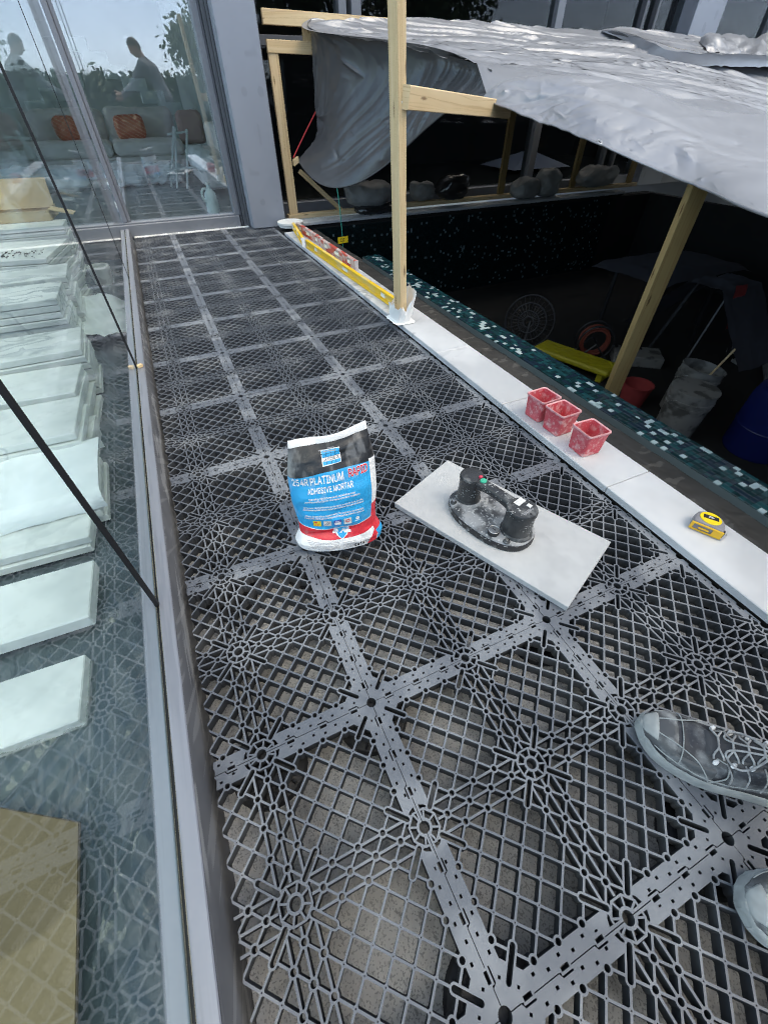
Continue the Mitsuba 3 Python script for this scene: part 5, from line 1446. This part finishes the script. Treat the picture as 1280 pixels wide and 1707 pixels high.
# the shoes
def shoe(toe, axis, side):
    """toe: tip of the sole on the deck; axis: from toe to heel; side: +1 or -1 for the big toe's side."""
    ax = unit(np.r_[axis, 0.0]); ay = np.cross([0, 0, 1.0], ax)
    Z0 = .0012
    s = np.array([0, .012, .035, .07, .11, .15, .19, .23, .26, .28, .292])
    w = np.array([.004, .029, .044, .053, .056, .0525, .046, .042, .040, .034, .008])
    off = np.array([.010, .008, .005, .002, 0, 0, .002, .003, .003, .003, .003]) * side
    tt = np.linspace(0, .292, 60)
    wi, oi = np.interp(tt, s, w), np.interp(tt, s, off)
    from scipy.ndimage import gaussian_filter1d as gf
    wi = np.r_[wi[:3], gf(wi, 1.4)[3:-3], wi[-3:]]; oi = gf(oi, 3)

    def world(x, y, z): return np.r_[toe, Z0] + ax * x + ay * y + np.array([0, 0, z])
    pol = Polygon([(x, o + q) for x, q, o in zip(tt, wi, oi)] + [(x, o - q) for x, q, o in zip(tt[::-1], wi[::-1], oi[::-1])]).buffer(.0005)
    rings = []
    zs = [(1.045, 0), (1.06, .004), (1.05, .013), (1.055, .020), (1.02, .027), (.98, .029)]
    c = np.array(pol.exterior.coords)[:-1]; c = c[:: max(1, len(c) // 110)]; ce = c.mean(0)
    wob = np.array([1 + .012 * ((i // 2) % 2) for i in range(len(c))])
    for sc, z in zs:
        lift = .012 * np.clip(1 - c[:, 0] / .05, 0, 1) ** 2
        k_ = sc * (wob if z < .014 and z > 0 else 1)
        rings.append([world(ce[0] + (x - ce[0]) * (1 + (q - 1) * .45), ce[1] + (y - ce[1]) * q, z + l) for (x, y), q, l in zip(c, np.broadcast_to(k_, len(c)), lift)])
    sole = loft(rings)
    # upper
    hs = np.interp(tt, [0, .012, .035, .07, .11, .15, .18, .205, .24, .292], [.032, .050, .061, .068, .078, .098, .114, .122, .122, .112])
    hs = gf(hs, 2)
    up_rings = []
    A_ = np.linspace(0, math.pi, 34)
    for i, (x, q, o, h) in enumerate(zip(tt, wi, oi, hs)):
        q = q * .985; r = []
        pw = np.interp(x, [0, .06, .15, .3], [.75, .80, .95, .9])
        for a in A_:
            cy, sz = math.cos(a), math.sin(a)
            yy = o + q * np.sign(cy) * abs(cy) ** pw * (1 - .12 * np.interp(x, [.10, .2], [0, 1]) * sz)
            zz = .024 + (h - .024) * sz ** np.interp(x, [0, .05, .15], [.7, .72, .85])
            n_ = .0016 * nz([x, yy, zz], 45, 430) + .0020 * nz([x * 2.2, yy, zz], 60, 433) * np.exp(-((x - .085) / .02) ** 2) * 2
            r.append(world(x, yy + n_ * cy, zz + n_ * sz))
        up_rings.append(r)
    U_ = np.array(up_rings)
    fl = (ay @ np.cross(ax, [0, 0, 1.0])) > 0

    def patch(i0, i1, j0, j1, lift, fn=None):
        G_ = U_[i0:i1, j0:j1]
        du, dv = np.gradient(G_, axis=0), np.gradient(G_, axis=1)
        N_ = np.cross(du, dv); N_ /= np.linalg.norm(N_, axis=-1, keepdims=True) + 1e-9
        if (N_[..., 2].mean()) < 0: N_ = -N_
        lf2 = np.full(G_.shape[:2], lift)
        lf2[0], lf2[-1], lf2[:, 0], lf2[:, -1] = -.001, -.001, -.001, -.001
        return grid_mesh(G_ + N_ * lf2[..., None])
    return dict(sole=sole, U=U_, patch=patch, world=world, tt=tt, hs=hs)


SHOES = [('near', np.array([.488, -.294]), np.array([.655, -.755]), 1, 'heel1'), ('far', np.array([.426, -.555]), np.array([.80, -.60]), -1, 'heel2')]
for nm, toe, axis, side, heel in SHOES:
    S_ = shoe(toe, axis, side); kk = part(pk, 'shoe', grid_mesh(S_['U']), 'shoe_leather', smooth=True, label={'near': 'dusty dark lace-up work shoe with pale scuffed toe, farther from the bottom edge', 'far': 'dusty dark work shoe cut off by the bottom right corner'}[nm])
    sub = lambda n_, m_, b_, sm=True: part(kk, n_, m_, b_, smooth=sm)
    sub('sole', S_['sole'], 'shoe_sole', 40)
    sub('toe_cap', S_['patch'](0, 13, 3, 31, .0022), 'shoe_toe')
    sub('toe_bumper', S_['patch'](0, 7, 8, 26, .0045), 'shoe_sole')
    sub('side_overlay', S_['patch'](9, 26, 0, 9, .0026), 'shoe_toe'); sub('side_overlay', S_['patch'](9, 26, 25, 34, .0026), 'shoe_toe')
    sub('quarter', S_['patch'](28, 56, 1, 12, .0030), 'shoe_leather'); sub('quarter', S_['patch'](28, 56, 22, 33, .0030), 'shoe_leather')
    sub('heel_counter', S_['patch'](46, 60, 0, 34, .0036), 'shoe_sole')
    sub('tongue', S_['patch'](20, 42, 12, 22, .0045), 'trouser_cloth')
    U_ = S_['U']; lace = []
    for q in range(5):
        i = 22 + q * 4
        for j0, j1, d in ((11, 22, 3), (22, 11, 3)):
            pts = [U_[int(np.clip(i + d * t, 0, 59)), int(round(j0 + (j1 - j0) * t))] + [0, 0, .0075 + .004 * math.sin(math.pi * t)] for t in np.linspace(0, 1, 6)]
            lace.append(tube(spline(pts, 12), .0019, 6))
    sub('laces', cat(lace), 'lace_grey')
    for dj in (-1, 1):
        p0 = U_[38, 17] + [0, 0, .010]
        lp_ = [p0, U_[34, 17 + 5 * dj] + [0, 0, .012], U_[28, 17 + 7 * dj] + [0, 0, .010], U_[25, 17 + 3 * dj] + [0, 0, .010], U_[33, 17 + 1 * dj] + [0, 0, .012], p0]
        sub('lace_bow', tube(spline(lp_, 40), .0020, 6), 'lace_grey')
    def line(name, ij, r=.0013, mat='shoe_sole', lift=.0030):
        I, Jq = np.linspace(0, len(ij) - 1, 60), np.arange(len(ij))
        ii, jj = np.interp(I, Jq, [a_[0] for a_ in ij]), np.interp(I, Jq, [a_[1] for a_ in ij])
        from scipy.ndimage import map_coordinates, gaussian_filter1d
        ii, jj = gaussian_filter1d(ii, 3, mode='nearest'), gaussian_filter1d(jj, 3, mode='nearest')
        pts = np.stack([map_coordinates(U_[..., c_], [ii, jj], order=1) for c_ in range(3)], 1)
        cen = U_[np.clip(ii.astype(int), 0, 59), 16]; cen = np.c_[U_[np.clip(ii.astype(int), 0, 59)][:, [0, -1]].mean(1)]
        nrm = pts - cen; nrm /= np.linalg.norm(nrm, axis=1, keepdims=True)
        sub(name, tube(pts + nrm * lift, r, 6), mat)
    line('seam', [(3, 14), (12, 12), (18, 9), (22, 4), (24, 1)]); line('seam', [(3, 19), (12, 21), (18, 24), (22, 29), (24, 32)])
    line('seam', [(13, 3), (13, 16), (13, 30)], .0012); line('seam', [(24, 1), (28, 5), (27, 10), (23, 12)]); line('seam', [(24, 32), (28, 28), (27, 23), (23, 21)])
    line('seam', [(4, 4), (14, 3), (26, 2), (40, 3), (56, 3)], .0016, lift=.0022); line('seam', [(4, 29), (14, 30), (26, 31), (40, 30), (56, 30)], .0016, lift=.0022)
    for q in range(5):
        line('rib', [(26 + q * 5, 11), (29 + q * 5, 6), (30 + q * 5, 2)], .0017, 'lace_grey'); line('rib', [(26 + q * 5, 22), (29 + q * 5, 27), (30 + q * 5, 31)], .0017, 'lace_grey')
    line('collar', [(45, 4), (42, 12), (42, 17), (42, 22), (45, 30)], .005, 'trouser_cloth', .003)
    for q in range(4):
        for j in (10, 23):
            e = trimesh.creation.icosphere(1, radius=.0042); e.apply_scale((1.9, 1, .7)); e.apply_translation(U_[23 + q * 5, j] + [0, 0, .005]); sub('eyelet', e, 'eyelet_pale')
